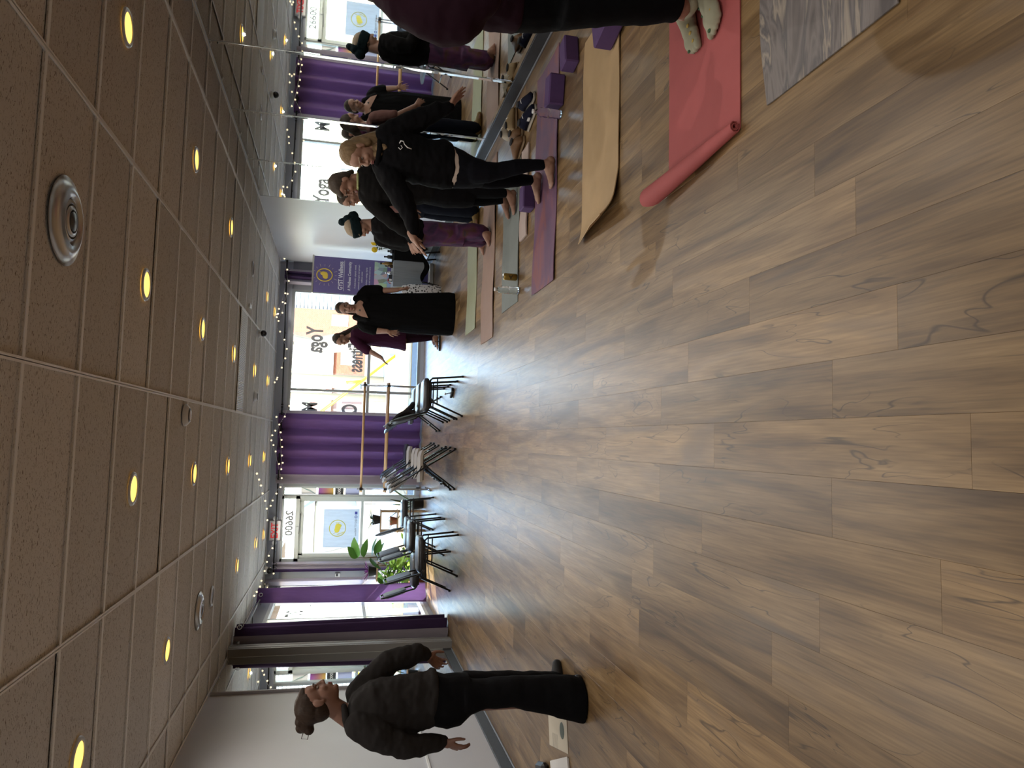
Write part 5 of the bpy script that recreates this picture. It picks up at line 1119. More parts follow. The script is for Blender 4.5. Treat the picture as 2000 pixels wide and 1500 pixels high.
Hh = MB(); Hh.sphere(pf(-.022,.062), qf(.079,.092,.074), 24, 16, Rm); Hh.sphere(pf(-.026,.046), qf(.081,.094,.088), 24, 16, Rm); Hh.sphere(pf(-.05,-.005), qf(.074,.062,.085), 20, 12, Rm); Hh.sphere(pf(.05,.07), qf(.05,.05,.035), 14, 10, Rm); Hh.capsule(pf(-.07,-.03), pf(-.085,-.10), .035, .022); part('hair', Hh, H_grey, r4, .0065, 3, (.003, 40, 8))
cl = MB(); cl.tube([P(699,340,-.06), P(699,365,-.06), P(698,372,0), P(698,365,.07), P(699,342,.07), P(700,334,0)], .013, 8, closed=True); part('collar', cl, mat('collar_lime', (.30,.32,.14), .8), r4, .007, 2)
Sw = MB(); loft(Sw, Y, tor); limb(Sw, [(P(718,380,.03), .088), (P(734,402,.02), .080), (P(765,430,0), .070), (P(792,451,0), .055), (P(800,457,0), .042)]); limb(Sw, [(P(716,340,-.02), .085), (P(770,318,-.05), .072), (P(812,301,-.08), .045)]); part('sweatshirt', Sw, fabric('sweat_black2', (.014,.013,.013)), r4, .008, 4, (.009, 9, 14))
Tr = MB(); loft(Tr, Y, [(838,334,398,.122,0),(870,336,405,.134,0),(905,342,405,.13,0),(925,350,403,.11,0)]); limb(Tr, [(P(905,366,-.05), .092), (P(940,374,-.07), .062), (P(965,376,-.09), .052), (P(985,377,-.10), .041)]); limb(Tr, [(P(905,384,.05), .090), (P(940,390,.09), .060), (P(978,390,.11), .041)]); part('leggings', Tr, fabric('leggings_black', (.008,.008,.010)), r4, .008, 3, (.003, 14, 14))

# ---------------------------------------------------------------- 5: head wrap, black top, purple tie-dye trousers
Y = 4.40; P = lambda x, y, d=0.0, Y=4.40: at(x, y, Y+d)
r5 = person('person with a dark teal head wrap, black top and purple tie-dye trousers', (1.86, 4.40))
hC = P(700, 444); hF = Vector((-.88,-.22,-.42)); hU = Vector((-.40, 0, 1))
B = MB(); pf, qf, Rm = head_prims(B, hC, hF, hU, 1.0, P(728, 438), .052)
tor = [(724,430,450,.065,0),(736,420,470,.10,0),(760,414,480,.125,0),(795,420,486,.13,0),(826,432,482,.125,0)]
loft(B, Y, tor, .86); loft(B, Y, [(815,434,480,.11,0),(850,436,478,.12,0),(880,440,478,.11,0)], .9)
aN = [(P(745,440,-.13), .058), (P(785,430,-.17), .046), (P(805,470,-.18), .033)]; aF = [(P(748,470,.1), .058), (P(790,482,.08), .046), (P(801,474,-.08), .033)]
limb(B, aN, .8); limb(B, aF, .8); hand_prims(B, P(806,472,-.18), P(812,486,-.16)-P(806,472,-.18), (0,.3,-.9), 1, .95, .4); hand_prims(B, P(801,475,-.08), P(806,484,-.12)-P(801,475,-.08), (0,.3,-.9), -1, .95, .4)
lgN = [(P(880,455,-.05), .075), (P(950,456,-.07), .04)]; lgF = [(P(880,464,.06), .075), (P(944,474,.10), .04)]
limb(B, [(q_, r_*(.70 if i_ < len(lgN)-1 else 1)) for i_, (q_, r_) in enumerate(lgN)]); limb(B, [(q_, r_*(.70 if i_ < len(lgF)-1 else 1)) for i_, (q_, r_) in enumerate(lgF)]); foot_prims(B, fl(962,452), fl(959,483), lgN[-1][0], 1, 1, .014); foot_prims(B, fl(951,468), fl(947,498), lgF[-1][0], 1, -1, .014)
part('body', B, S_light, r5, .006, 3); face_parts(r5, hC, hF, hU, 1.0, H_ash)
Hh = MB(); Hh.sphere(pf(-.022,.062), qf(.079,.092,.074), 24, 16, Rm); Hh.sphere(pf(-.012,.060), qf(.078,.088,.075), 20, 14, Rm); part('hair', Hh, H_ash, r5, .007, 2, (.003, 40, 40))
Wr = MB()
Wr.rings([[pf(-.012+f*math.sin(a)*1.0, u+.018*math.sin(a), f2*math.cos(a)) for a in [2*PI*j/24 for j in range(24)]] for f, f2, u in ((.098,.082,-.028),(.108,.091,-.02),(.112,.096,.02),(.110,.093,.058),(.097,.080,.075))]); Wr.sphere(pf(-.06,.01), qf(.078,.05,.072), 16, 10, Rm); Wr.sphere(pf(-.115,.065), qf(.062,.052,.052), 12, 8, Rm); Wr.sphere(pf(-.135,.0), qf(.06,.05,.058), 12, 8, Rm); Wr.sphere(pf(-.12,.125,.01), qf(.045,.038,.042), 12, 8, Rm); part('head_wrap', Wr, fabric('wrap_teal', (.012,.030,.036)), r5, .007, 3, (.004, 25, 25))
Sw = MB(); loft(Sw, Y, tor); limb(Sw, [(P(742,440,-.10), .088), (P(765,430,-.15), .080), (P(787,432,-.17), .068), (P(798,455,-.18), .055), (P(803,468,-.18), .042)]); limb(Sw, [(P(745,466,.08), .085), (P(788,480,.07), .066), (P(800,475,-.05), .045)]); part('top', Sw, fabric('top_black', (.012,.011,.012)), r5, .0085, 4, (.009, 9, 14))
def tiedye():
    m, t, b = nodes('tie_dye_purple'); N = t.nodes.new; tc = N('ShaderNodeTexCoord'); n = N('ShaderNodeTexNoise'); n.inputs['Scale'].default_value = 4.5; n.inputs['Detail'].default_value = 3; n.inputs['Distortion'].default_value = 1.2; r = N('ShaderNodeValToRGB'); e = r.color_ramp.elements
    e[0].position, e[0].color = .3, (.014,.006,.026,1); e[1].position, e[1].color = .75, (.03,.012,.06,1)
    for p, c in ((.42, (.045,.010,.055)), (.52, (.085,.018,.07)), (.6, (.075,.028,.02)), (.66, (.03,.018,.035))): q = e.new(p); q.color = (*c, 1)
    t.links.new(tc.outputs['Object'], n.inputs['Vector']); t.links.new(n.outputs['Fac'], r.inputs[0]); t.links.new(r.outputs[0], b.inputs['Base Color']); b.inputs['Roughness'].default_value = .7; return m
Tr = MB(); loft(Tr, Y, [(822,432,482,.125,0),(850,434,480,.135,0),(880,438,480,.14,0),(905,438,480,.13,0)]); loft(Tr, Y, [(890,438,466,.10,-.06),(920,436,470,.095,-.07),(942,440,472,.09,-.07),(954,446,466,.05,-.07)]); loft(Tr, Y, [(890,456,480,.10,.07),(920,456,481,.095,.08),(940,460,482,.09,.09),(948,466,480,.05,.10)]); part('tie_dye_trousers', Tr, tiedye(), r5, .0085, 3, (.009, 16, 5))

# ---------------------------------------------------------------- 6: pink shirt, jeans (seen in the mirror)
Y = 5.15
def Q(X, Z, d=0.0): return Vector((X, 5.15+d, Z))
r6 = person('person in a dusty pink shirt and jeans, seen mostly in the mirror', (2.38, 5.15))
hC = Q(2.43, 1.47); hF = Vector((-.85,-.1,-.35)); hU = Vector((-.3,0,1)); B = MB(); pf, qf, Rm = head_prims(B, hC, hF, hU, .98, Q(2.45, 1.28), .052)
def wl_(mb, rows, k=1.0):
    R = []
    for z, x0, x1, b, dy in rows: R.append([Vector(((x0+x1)/2+(x1-x0)/2*k*math.cos(2*PI*j/22), 5.15+dy+b*k*math.sin(2*PI*j/22), z)) for j in range(22)])
    return mb.rings(R)
tor = [(1.31,2.40,2.50,.06,0),(1.27,2.32,2.56,.15,0),(1.15,2.26,2.56,.185,0),(.95,2.27,2.54,.17,0),(.78,2.26,2.56,.185,0)]
wl_(B, tor, .86); wl_(B, [(.88,2.28,2.52,.15,0),(.75,2.28,2.54,.17,0)], .9)
aN = [(Q(2.42,1.23,-.19), .055), (Q(2.40,.98,-.26), .042), (Q(2.28,.80,-.27), .032)]; aF = [(Q(2.42,1.23,.19), .055), (Q(2.40,.98,.26), .042), (Q(2.28,.80,.27), .032)]; limb(B, aN, .9); limb(B, aF, .9)
hand_prims(B, Q(2.27,.79,-.27), (-.7,0,-.6), (0,1,0), 1, .95, .4); hand_prims(B, Q(2.27,.79,.27), (-.7,0,-.6), (0,-1,0), -1, .95, .4)
for s in (-1, 1): limb(B, [(Q(2.40,.72,s*.09), .06), (Q(2.36,.42,s*.1), .058), (Q(2.36,.09,s*.11), .04)]); foot_prims(B, (2.42, 5.15+s*.11, 0), (2.20, 5.15+s*.12, 0), Q(2.36,.09,s*.11), 1, s, .02)
part('body', B, S_light, r6, .007, 3); face_parts(r6, hC, hF, hU, .98, H_ash)
Hh = MB(); Hh.sphere(pf(-.022,.062), qf(.079,.092,.074), 24, 16, Rm); Hh.sphere(pf(-.026,.045), qf(.083,.096,.09), 20, 14, Rm); Hh.sphere(pf(-.06,-.02), qf(.08,.06,.10), 18, 12, Rm); Hh.capsule(pf(-.07,-.05), pf(-.10,-.16), .05, .03); part('hair', Hh, H_grey, r6, .008, 3, (.004, 30, 8))
Sw = MB(); wl_(Sw, tor); limb(Sw, [(Q(2.42,1.22,-.17), .075), (Q(2.40,1.02,-.25), .065)]); limb(Sw, [(Q(2.42,1.22,.17), .075), (Q(2.40,1.02,.25), .065)]); part('shirt', Sw, fabric('shirt_pink', (.36,.185,.165)), r6, .009, 4, (.008, 9, 9))
Tr = MB(); wl_(Tr, [(.86,2.27,2.54,.165,0),(.72,2.26,2.57,.18,0),(.62,2.28,2.54,.16,0)])
for s in (-1, 1): limb(Tr, [(Q(2.40,.66,s*.085), .095), (Q(2.37,.42,s*.1), .075), (Q(2.37,.07,s*.11), .072)])
part('jeans', Tr, fabric('denim_dark', (.018,.024,.042)), r6, .009, 3, (.005, 12, 12))
Sh = MB()
for s in (-1, 1): Sh.capsule((2.40, 5.15+s*.11, .045), (2.30, 5.15+s*.115, .04), .045, .045); Sh.capsule((2.30, 5.15+s*.115, .038), (2.20, 5.15+s*.12, .03), .042, .030)
part('sneakers', Sh, mat('sneaker_ochre', (.20,.13,.04), .7), r6, .008, 2)

# ---------------------------------------------------------------- 7: long black dress
Y = 6.85; P = lambda x, y, d=0.0, Y=6.85: at(x, y, Y+d)
r7 = person('person in a long black dress with short sleeves standing before the banner', (1.50, 6.85))
hC = P(675, 602, -.02); hF = Vector((-.18,-.95,-.12)); hU = Vector((-.02,-.1,1)); B = MB(); pf, qf, Rm = head_prims(B, hC, hF, hU, 1.0, P(700, 603, .01), .058)
tor = [(696,592,614,.07,.01),(703,578,630,.11,0),(712,571,638,.13,0),(735,572,642,.15,0),(765,574,648,.17,0),(800,573,651,.18,0),(840,572,653,.19,0),(876,571,655,.21,0),(886,573,653,.21,0)]
loft(B, Y, tor[:6], .88); 
aR = [(P(712,571), .058), (P(744,568,-.02), .046), (P(776,566,-.05), .032)]; aL = [(P(712,637), .058), (P(735,646,-.04), .046), (P(756,647,-.10), .032)]; limb(B, aR); limb(B, aL)
hand_prims(B, P(779,565,-.05), P(795,564,-.06)-P(779,565,-.05), (.9,.2,0), -1, 1, .3); hand_prims(B, P(758,648,-.10), P(778,651,-.12)-P(758,648,-.10), (.3,-.9,0), 1, 1, .15, .2)
for y, s in ((603,-1), (625,1)): limb(B, [(P(790,y,.03), .09), (P(845,y,.06), .06), (P(880,y,.08), .04)]); foot_prims(B, fl(884,y)+Vector((0,.22,0)), fl(884,y)+Vector((0,.0,0)), P(880,y,.08), 1, s, .015)
part('body', B, S_light, r7, .0065, 3); face_parts(r7, hC, hF, hU, 1.0, H_brown)
Hh = MB(); Hh.sphere(pf(-.022,.062), qf(.079,.092,.074), 24, 16, Rm); Hh.sphere(pf(-.030,.046), qf(.080,.090,.086), 22, 14, Rm); Hh.sphere(pf(-.06,-.01), qf(.074,.055,.08), 18, 12, Rm); Hh.capsule(pf(-.05,-.04,.055), pf(-.05,-.12,.075), .030, .016); part('hair', Hh, H_grey, r7, .007, 3, (.003, 40, 12))
Dm = MB(); loft(Dm, Y, [(706,572,637,.125,.03)] + tor[2:], 1.0, 30); limb(Dm, [(P(709,577,.02), .085), (P(716,570), .085), (P(740,568,-.02), .074)]); limb(Dm, [(P(709,632,.02), .085), (P(716,638), .085), (P(729,644,-.03), .074)])
for y0, y1, x in ((580,590,696), (618,626,696)): Dm.capsule(P(695, y0+ (3 if y0 < 600 else 2), .02), P(716, (y0+y1)/2, -.10), .045, .050)
Dm.capsule(P(700,592,.08), P(700,614,.08), .05)
def pleat(me): pass
dm_ = part('black_dress', Dm, fabric('dress_black', (.006,.006,.007)), r7, .009, 3, (.010, 14, 2.2))
Vn = MB().add([P(697,592,-.03)-r7.location, P(697,614,-.03)-r7.location, P(706,618,-.112)-r7.location, P(719,621,-.152)-r7.location, P(707,594,-.112)-r7.location, P(706,606,-.125)-r7.location], [(0,1,5),(1,2,5),(2,3,5),(3,4,5),(4,0,5)]); Vn.build('neckline', S_light, r7, True)
MB().sphere(P(703,606,-.105)-r7.location, (.013,.006,.016), 10, 8).build('pendant', M_satd, r7, True)
# ---------------------------------------------------------------- 8: maroon tunic
Y = 8.30; P = lambda x, y, d=0.0, Y=8.30: at(x, y, Y+d)
r8 = person('person with long dark hair in a maroon tunic by the far window', (1.24, 8.30))
hC = P(667, 663); hF = Vector((-.72,-.66,-.22)); hU = Vector((-.15,-.1,1)); B = MB(); pf, qf, Rm = head_prims(B, hC, hF, hU, .98, P(690, 655), .05)
tor = [(684,648,664,.07,0),(690,642,670,.11,0),(705,640,674,.13,0),(725,642,675,.13,0),(750,644,678,.145,0),(775,645,681,.165,0),(792,646,685,.175,0)]
loft(B, Y, tor, .85); aL = [(P(694,668,-.08), .052), (P(718,684,-.14), .044), (P(744,698,-.22), .030)]; aR = [(P(694,645,.1), .052), (P(730,640,.1), .044), (P(760,642,.02), .030)]; limb(B, aL); limb(B, aR)
hand_prims(B, P(745,699,-.22), P(754,711,-.24)-P(745,699,-.22), (.3,-.3,-.9), 1, .95, .25, .06); hand_prims(B, P(762,642,.02), (0,0,-1), (-1,0,0), 1, .95, .3)
lgN = [(P(790,660,-.06), .078), (P(820,660,-.05), .058), (P(848,659,-.02), .038)]; lgF = [(P(790,652,.08), .078), (P(818,652,.10), .058), (P(842,652,.14), .038)]; limb(B, [(q_, r_*(.70 if i_ < len(lgN)-1 else 1)) for i_, (q_, r_) in enumerate(lgN)]); limb(B, [(q_, r_*(.70 if i_ < len(lgF)-1 else 1)) for i_, (q_, r_) in enumerate(lgF)])
foot_prims(B, fl(860,656), fl(860,683), lgN[-1][0], 1, 1, .03); foot_prims(B, fl(853,650), fl(852,676), lgF[-1][0], 1, -1, .03)
part('body', B, S_tan, r8, .007, 3); face_parts(r8, hC, hF, hU, .98, H_dark)
Hh = MB(); Hh.sphere(pf(-.022,.062), qf(.079,.092,.074), 24, 16, Rm); Hh.sphere(pf(-.028,.048), qf(.084,.094,.09), 22, 14, Rm); Hh.sphere(pf(-.06,-.02), qf(.082,.06,.10), 18, 12, Rm); Hh.capsule(pf(-.075,-.05), P(700,641,.08), .075, .065); Hh.capsule(P(700,641,.08), P(722,638,.10), .065, .035); Hh.capsule(pf(-.02,-.03,.06), P(695,655,-.09), .030, .018); part('hair', Hh, H_dark, r8, .008, 3, (.005, 30, 8))
Sw = MB(); loft(Sw, Y, tor); limb(Sw, [(P(693,664,-.06), .075), (P(704,675,-.11), .075), (P(717,684,-.14), .070)]); limb(Sw, [(P(693,647,.08), .075), (P(728,640,.1), .062)]); part('tunic', Sw, fabric('tunic_maroon', (.085,.018,.055)), r8, .009, 3, (.008, 14, 5))
Tr = MB(); limb(Tr, [(P(785,661,-.05), .085), (P(820,660,-.05), .066), (P(843,659,-.02), .050)]); limb(Tr, [(P(785,652,.07), .085), (P(818,652,.10), .066), (P(838,652,.14), .050)]); part('leggings', Tr, fabric('leggings_plum', (.035,.010,.024)), r8, .008, 3)
for a, b in ((fl(860,656), fl(860,684)), (fl(853,650), fl(852,677))):
    sn = MB(); d = b-a; e = Vector((-d.y, d.x, 0)).normalized(); R = []
    for u, w in ((-.02,.02),(.05,.035),(.4,.032),(.75,.042),(.98,.028),(1.04,.01)): R.append([a+d*u+e*w*c+Zv*z for c, z in ((-1,.002),(1,.002),(1,.026),(-1,.026))])
    o_ = MB().rings([[p-r8.location for p in r] for r in R]).build('sandal_sole', mat('sandal_black', (.012,.011,.012), .5), r8)
    for u, h in ((.45, .085), (.72, .058)): MB().tube([a+d*u-e*.042+Zv*.02-r8.location, a+d*(u+.02)-e*.02+Zv*h-r8.location, a+d*(u+.02)+e*.02+Zv*h-r8.location, a+d*u+e*.042+Zv*.02-r8.location], .008, 6).build('sandal_strap', MATS['sandal_black'], o_)
# ================================================================== BANNER, TABLE, PLANTS
M_bann = mat('banner_purple', (.105,.085,.235), .55)
bY = 9.30; bx1 = at(640, 499, bY).x-.02; bx0 = at(640, 572, bY).x; bz1 = at(611, 535, bY).z; bw = bx1-bx0
bn = thing('rollup_banner', 'tall purple roll-up banner with a yellow oval emblem beside the table', 'banner', ((bx0+bx1)/2, bY, 0))
MB().box((0, 0, (bz1+.10)/2), (bw, .004, bz1-.10)).build('sheet', M_bann, bn); MB().box((0, 0, bz1), (bw+.03, .025, .03), ch=.006).build('top_rail', M_sat, bn); MB().box((0, 0, .045), (bw+.04, .10, .09), ch=.015).build('base', M_sat, bn); MB().tube([(0, .03, .08), (0, .03, bz1)], .008).build('support_pole', M_sat, bn)
M_by = mat('banner_yellow', (.62,.46,.06), .5); M_bw = mat('banner_white', (.66,.66,.74), .5)
def bz(px): return at(px, 537, bY).z
cz = bz(634); cxb = at(634, 537, bY).x-(bx0+bx1)/2; fr_ = lambda x, z: frame((x, -.004, z), (1,0,0), (0,0,1))
MB().tube([(cxb+.105*math.cos(a*PI/20), -.004, cz+.125*math.sin(a*PI/20)) for a in range(40)], .009, 6, closed=True).build('emblem_ring', M_by, bn, True)
MB().sphere((cxb-.005, -.004, cz-.01), (.06, .004, .045), 16, 8).sphere((cxb+.025, -.004, cz+.02), (.035, .004, .05), 14, 8).sphere((cxb-.035, -.004, cz-.02), (.03, .004, .035), 14, 8).tube([(cxb+.03,-.004,cz+.05),(cxb+.055,-.004,cz+.075),(cxb+.045,-.004,cz+.09)], .006, 6).build('emblem', M_by, bn, True)
for k in range(16):
    a = 2*PI*k/16; MB().tube([(cxb+.145*math.cos(a), -.004, cz+.165*math.sin(a)), (cxb+(.195 if k % 2 else .18)*math.cos(a), -.004, cz+(.215 if k % 2 else .195)*math.sin(a))], .0028, 5).build('ray', mat('banner_gold_pale', (.50,.44,.40), .5), bn)
def line(txt, px, size, sx=.8, bold=0.0): link('banner_text', text_mesh(txt, size, .0008, sx, bold), M_bw, bn).matrix_local = fr_(0.0, bz(px))
line('GYST Wellness', 666, .105, .72, .0015); MB().box((0, -.004, bz(672)), (.52, .002, .005)).build('rule', M_bw, bn); line('A Wellness Community', 683, .068, .74, .001)
for tx, px in (('A whole body - physical, mental,', 694), ('emotional, energetic and spiritual -', 701), ('wellness center', 707), ('workshops, outings, charity', 716), ('events and retreats and more', 722)): line(tx, px, .036, .85)
def collage():
    m, t, b = nodes('banner_photos'); N = t.nodes.new; tc = N('ShaderNodeTexCoord'); v = N('ShaderNodeTexVoronoi'); v.inputs['Scale'].default_value = 14; mp = N('ShaderNodeMapping'); mp.inputs['Scale'].default_value = (1, 1, .45); hs = N('ShaderNodeHueSaturation'); hs.inputs['Saturation'].default_value = .45; hs.inputs['Value'].default_value = .6
    t.links.new(tc.outputs['Object'], mp.inputs[0]); t.links.new(mp.outputs[0], v.inputs['Vector']); t.links.new(v.outputs['Color'], hs.inputs['Color']); t.links.new(hs.outputs[0], b.inputs['Base Color']); b.inputs['Roughness'].default_value = .5; return m
MB().box((.0, -.003, (bz(731)+bz(756))/2), (bw*.92, .003, bz(731)-bz(756))).build('photo_print', collage(), bn); MB().box((-.06, -.004, bz(764)), (.30, .003, .13)).build('photo_print', mat('print_sky', (.30,.42,.62), .5), bn); MB().lathe([(.0005,0),(.06,0)], n=20, cap=False).build('red_disc', mat('print_red', (.45,.05,.05), .5), bn).matrix_local = Matrix.Translation((-.02, -.0065, bz(764))) @ Matrix.Rotation(PI/2, 4, 'X')
# table
tX0, tX1, tY0, tY1 = 2.16, 2.84, 8.48, 9.10; tz = at(769, 540, 8.48).z
tb = thing('folding_table', 'folding table under a black cloth and a grey striped cloth beside the banner', 'table', ((tX0+tX1)/2, (tY0+tY1)/2, 0)); hx, hy = (tX1-tX0)/2, (tY1-tY0)/2
MB().box((0, 0, tz-.02), (2*hx, 2*hy, .03), ch=.008).build('top', mat('table_grey', (.35,.35,.36), .6), tb)
for sx in (-1, 1):
    for sy in (-1, 1): MB().tube([(sx*(hx-.12), sy*(hy-.06), tz-.04), (sx*(hx-.10), sy*(hy-.06), .25), (sx*(hx-.06), sy*(hy-.06), .0)], .013).build('leg', M_black, tb, True)
    MB().tube([(sx*(hx-.10), -hy+.06, .16), (sx*(hx-.10), hy-.06, .16)], .010).build('stretcher', M_black, tb, True)
def drape(name, x0, x1, y0, y1, z, drop, m, amp, dropf=None, th=.004):
    per = 2*((x1-x0)+(y1-y0)); N_ = 96; R = []
    def edge(s):
        s = s % per; a, b = x1-x0, y1-y0
        if s < a: return Vector((x0+s, y0, 0)), Vector((0,-1,0))
        s -= a
        if s < b: return Vector((x1, y0+s, 0)), Vector((1,0,0))
        s -= b
        if s < a: return Vector((x1-s, y1, 0)), Vector((0,1,0))
        s -= a; return Vector((x0, y1-s, 0)), Vector((-1,0,0))
    rows = 8; mb = MB(); RR = []
    for r in range(rows+1):
        ring = []
        for j in range(N_):
            s = per*j/N_; p, n = edge(s); f = r/rows; dd = drop if dropf is None else dropf(s/per)
            off = .008 + amp*f*(.5+.5*math.sin(s*38)) + .012*f
            ring.append(Vector((p.x, p.y, z)) + n*off + Vector((0, 0, -dd*f)))
        RR.append(ring)
    mb.rings([[Vector((x0+(x1-x0)*.5, y0+(y1-y0)*.5, z+.003)) + (q-Vector((x0+(x1-x0)*.5, y0+(y1-y0)*.5, z)))*.0 for q in RR[0]]] + [[q+Vector((0,0,.003)) for q in RR[0]]] + RR, cap=False)
    return mb.build(name, m, None, True, auto=1.0)
bc = drape('tablecloth', tX0, tX1, tY0, tY1, tz, .42, fabric('cloth_black', (.008,.008,.009)), .012, lambda u: .40+.16*math.sin(u*PI*4)**2); tag(bc, 'black cloth hanging over the folding table beside the banner', 'tablecloth')
gc = drape('tablecloth', tX0-.014, tX0+.40, tY0-.014, tY1+.005, tz+.006, .50, mat('cloth_grey_stripe', (.21,.23,.25), .85, noise=(6, .25, (14, 14, .3))), .012, lambda u: .48-.06*math.sin(u*PI*6)**2); tag(gc, 'grey striped cloth laid over half of the black table', 'tablecloth')
def on_table(x, y): return (at(760, x, 8.7).x if False else x, y, tz+.010)
def jar(label, X, Y, r, h, m, cap=None):
    t = thing('small_bottle', label, 'bottle', (X, Y, tz+.011), group='little bottles on the table'); MB().lathe([(.0005,0),(r,0),(r,h*.65),(r*.45,h*.82),(r*.45,h),(.0005,h)], n=16).build('body', m, t, True); MB().lathe([(r*.5,h),(r*.5,h+.025),(.0005,h+.025)], n=12).build('cap', cap or M_black, t, True)
jar('dark brown dropper bottle on the table edge', 2.50, 8.62, .025, .10, mat('glass_amber', (.06,.03,.012), .2)); jar('tall amber bottle at the back of the table', 2.58, 8.80, .035, .17, mat('glass_honey', (.22,.13,.03), .25)); jar('black bottle beside the amber one', 2.66, 8.66, .03, .12, M_vinyl); jar('small steel cup shaped bottle at the front of the table', 2.40, 8.66, .03, .09, M_chrome, M_chrome); jar('short black jar near the wall', 2.74, 8.60, .035, .07, M_vinyl)
cbx = thing('card_box', 'small black card box on the grey cloth', 'box', (2.30, 8.60, tz+.014)); MB().box((0, 0, .03), (.12, .05, .06), ch=.004).build('box', M_vinyl, cbx); MB().box((-.03, -.026, .03), (.03, .002, .04)).build('tag', pw, cbx)
fv = thing('flower_vase', 'glass vase with two yellow flowers and dark leaves on the table', 'vase', (at(745, 482, 8.7).x, 8.7, tz+.011)); MB().lathe([(.0005,0),(.03,0),(.036,.05),(.025,.12),(.03,.14)], n=18).build('vase', glass_mat('vase_glass', (.85,.9,.9)), fv, True)
rnd = random.Random(4); fz = at(733, 482, 8.7).z-tz
for i, (dx, dz) in enumerate(((-.06, .0), (.05, .015), (.0, -.03))):
    c = Vector((dx, -.02*i, fz+dz)); MB().tube([(0,0,.05), c*.6, c-Vector((0,0,.02))], .004, 5).build('stem', mat('stem_green', (.06,.12,.03), .7), fv)
    if i < 2:
        mb = MB()
        for k in range(14):
            a = 2*PI*k/14; mb.sphere(c+Vector((.032*math.cos(a), -.01, .032*math.sin(a))), (.016, .008, .016), 8, 6)
        mb.sphere(c+Vector((0,-.012,0)), .022, 10, 8).build('blossom', mat('petal_yellow', (.75,.52,.01), .6), fv, True)
for k in range(12):
    a = rnd.uniform(0, 2*PI); l = rnd.uniform(.05, .10); b = Vector((0, 0, rnd.uniform(.12, fz-.02))); d = Vector((math.cos(a), math.sin(a)*.6, rnd.uniform(-.2,.5))).normalized(); e = d.orthogonal().normalized()
    MB().add([b, b+d*l*.5+e*.018, b+d*l, b+d*l*.5-e*.018, b+d*l*.5+Vector((0,0,.006))], [(0,1,4),(1,2,4),(2,3,4),(3,0,4)]).build('leaf', mat('leaf_dark', (.025,.06,.02), .6), fv)
bgp = thing('patterned_bag', 'black and white patterned bag on the floor behind the black dress', 'bag', (at(806, 573, 8.3).x, 8.3, 0)); _bz = at(785, 573, 8.3).z
def leop():
    m, t, b = nodes('bag_pattern'); N = t.nodes.new; tc = N('ShaderNodeTexCoord'); v = N('ShaderNodeTexVoronoi'); v.inputs['Scale'].default_value = 28; r = N('ShaderNodeValToRGB'); r.color_ramp.interpolation = 'CONSTANT'; r.color_ramp.elements[0].color = (.02,.02,.02,1); r.color_ramp.elements[1].position = .38; r.color_ramp.elements[1].color = (.75,.75,.76,1); t.links.new(tc.outputs['Object'], v.inputs['Vector']); t.links.new(v.outputs['Distance'], r.inputs[0]); t.links.new(r.outputs[0], b.inputs['Base Color']); return m
MB().rings([[Vector((sx*.14*k, sy*.09*k, z)) for sx, sy in ((-1,-.6),(-.6,-1),(.6,-1),(1,-.6),(1,.6),(.6,1),(-.6,1),(-1,.6))] for z, k in ((0,.9),(.1,1.05),(_bz*.8,.95),(_bz,.75))]).build('body', leop(), bgp, True, auto=.8)
for s in (-1, 1): MB().tube([(-.07, s*.05, _bz-.02), (-.06, s*.03, _bz+.14), (.06, s*.03, _bz+.14), (.07, s*.05, _bz-.02)], .008, 6).build('strap', mat('strap_yellow', (.62,.48,.06), .6), bgp, True)
# ---------------------------------------------------------------- plants by the entrance
M_lg = mat('leaf_green', (.085,.20,.035), .45, noise=(10, .2)); M_lg2 = mat('leaf_lime', (.22,.36,.05), .5, noise=(10, .2)); M_lp = mat('leaf_purple', (.20,.05,.20), .5, noise=(10, .25)); M_terra = mat('terracotta', (.36,.13,.07), .8); M_potb = mat('pot_black', (.02,.02,.022), .5); M_pwood = mat('stand_wood', (.22,.13,.06), .6)
def leaf_mesh(L, W, bend=.25, cup=.15, n=7):
    mb = MB(); rows = []
    for i in range(n+1):
        u = i/n; w = W/2*math.sin(PI*min(1, u**.8*1.0))**.8 if 0 < u < 1 else .001
        z = -bend*L*u*u; rows.append([(u*L, -w, z+cup*w), (u*L, 0, z), (u*L, w, z+cup*w)])
    vs = [p for r in rows for p in r]; fs = []
    for i in range(n):
        for j in range(2): a = i*3+j; fs.append((a, a+3, a+4, a+1))
    mb.add(vs, fs); me = mb.mesh('leaf'); me.polygons.foreach_set('use_smooth', [True]*len(me.polygons)); return me
def put_leaf(parent, me, m, base, d, roll=0.0, s=1.0, name='leaf'):
    o = bpy.data.objects.new(name, me); COL.objects.link(o); o.parent = parent
    if not me.materials: me.materials.append(m)
    d = Vector(d).normalized(); q = d.to_track_quat('X', 'Z'); o.rotation_euler = (q @ Quaternion((1,0,0), roll)).to_euler(); o.location = base; o.scale = (s, s, s); return o
def pot(t, r, h, m, z=0.0): 
    MB().lathe([(.0005,z),(r*.72,z),(r,z+h*.92),(r*1.08,z+h*.92),(r*1.08,z+h),(r*.95,z+h),(r*.93,z+h*.86),(.0005,z+h*.86)], n=22).build('pot', m, t, True); MB().lathe([(.0005,z+h*.87),(r*.93,z+h*.87)], n=18, cap=False).build('soil', mat('soil', (.04,.028,.02), .95), t)
pY = 9.45
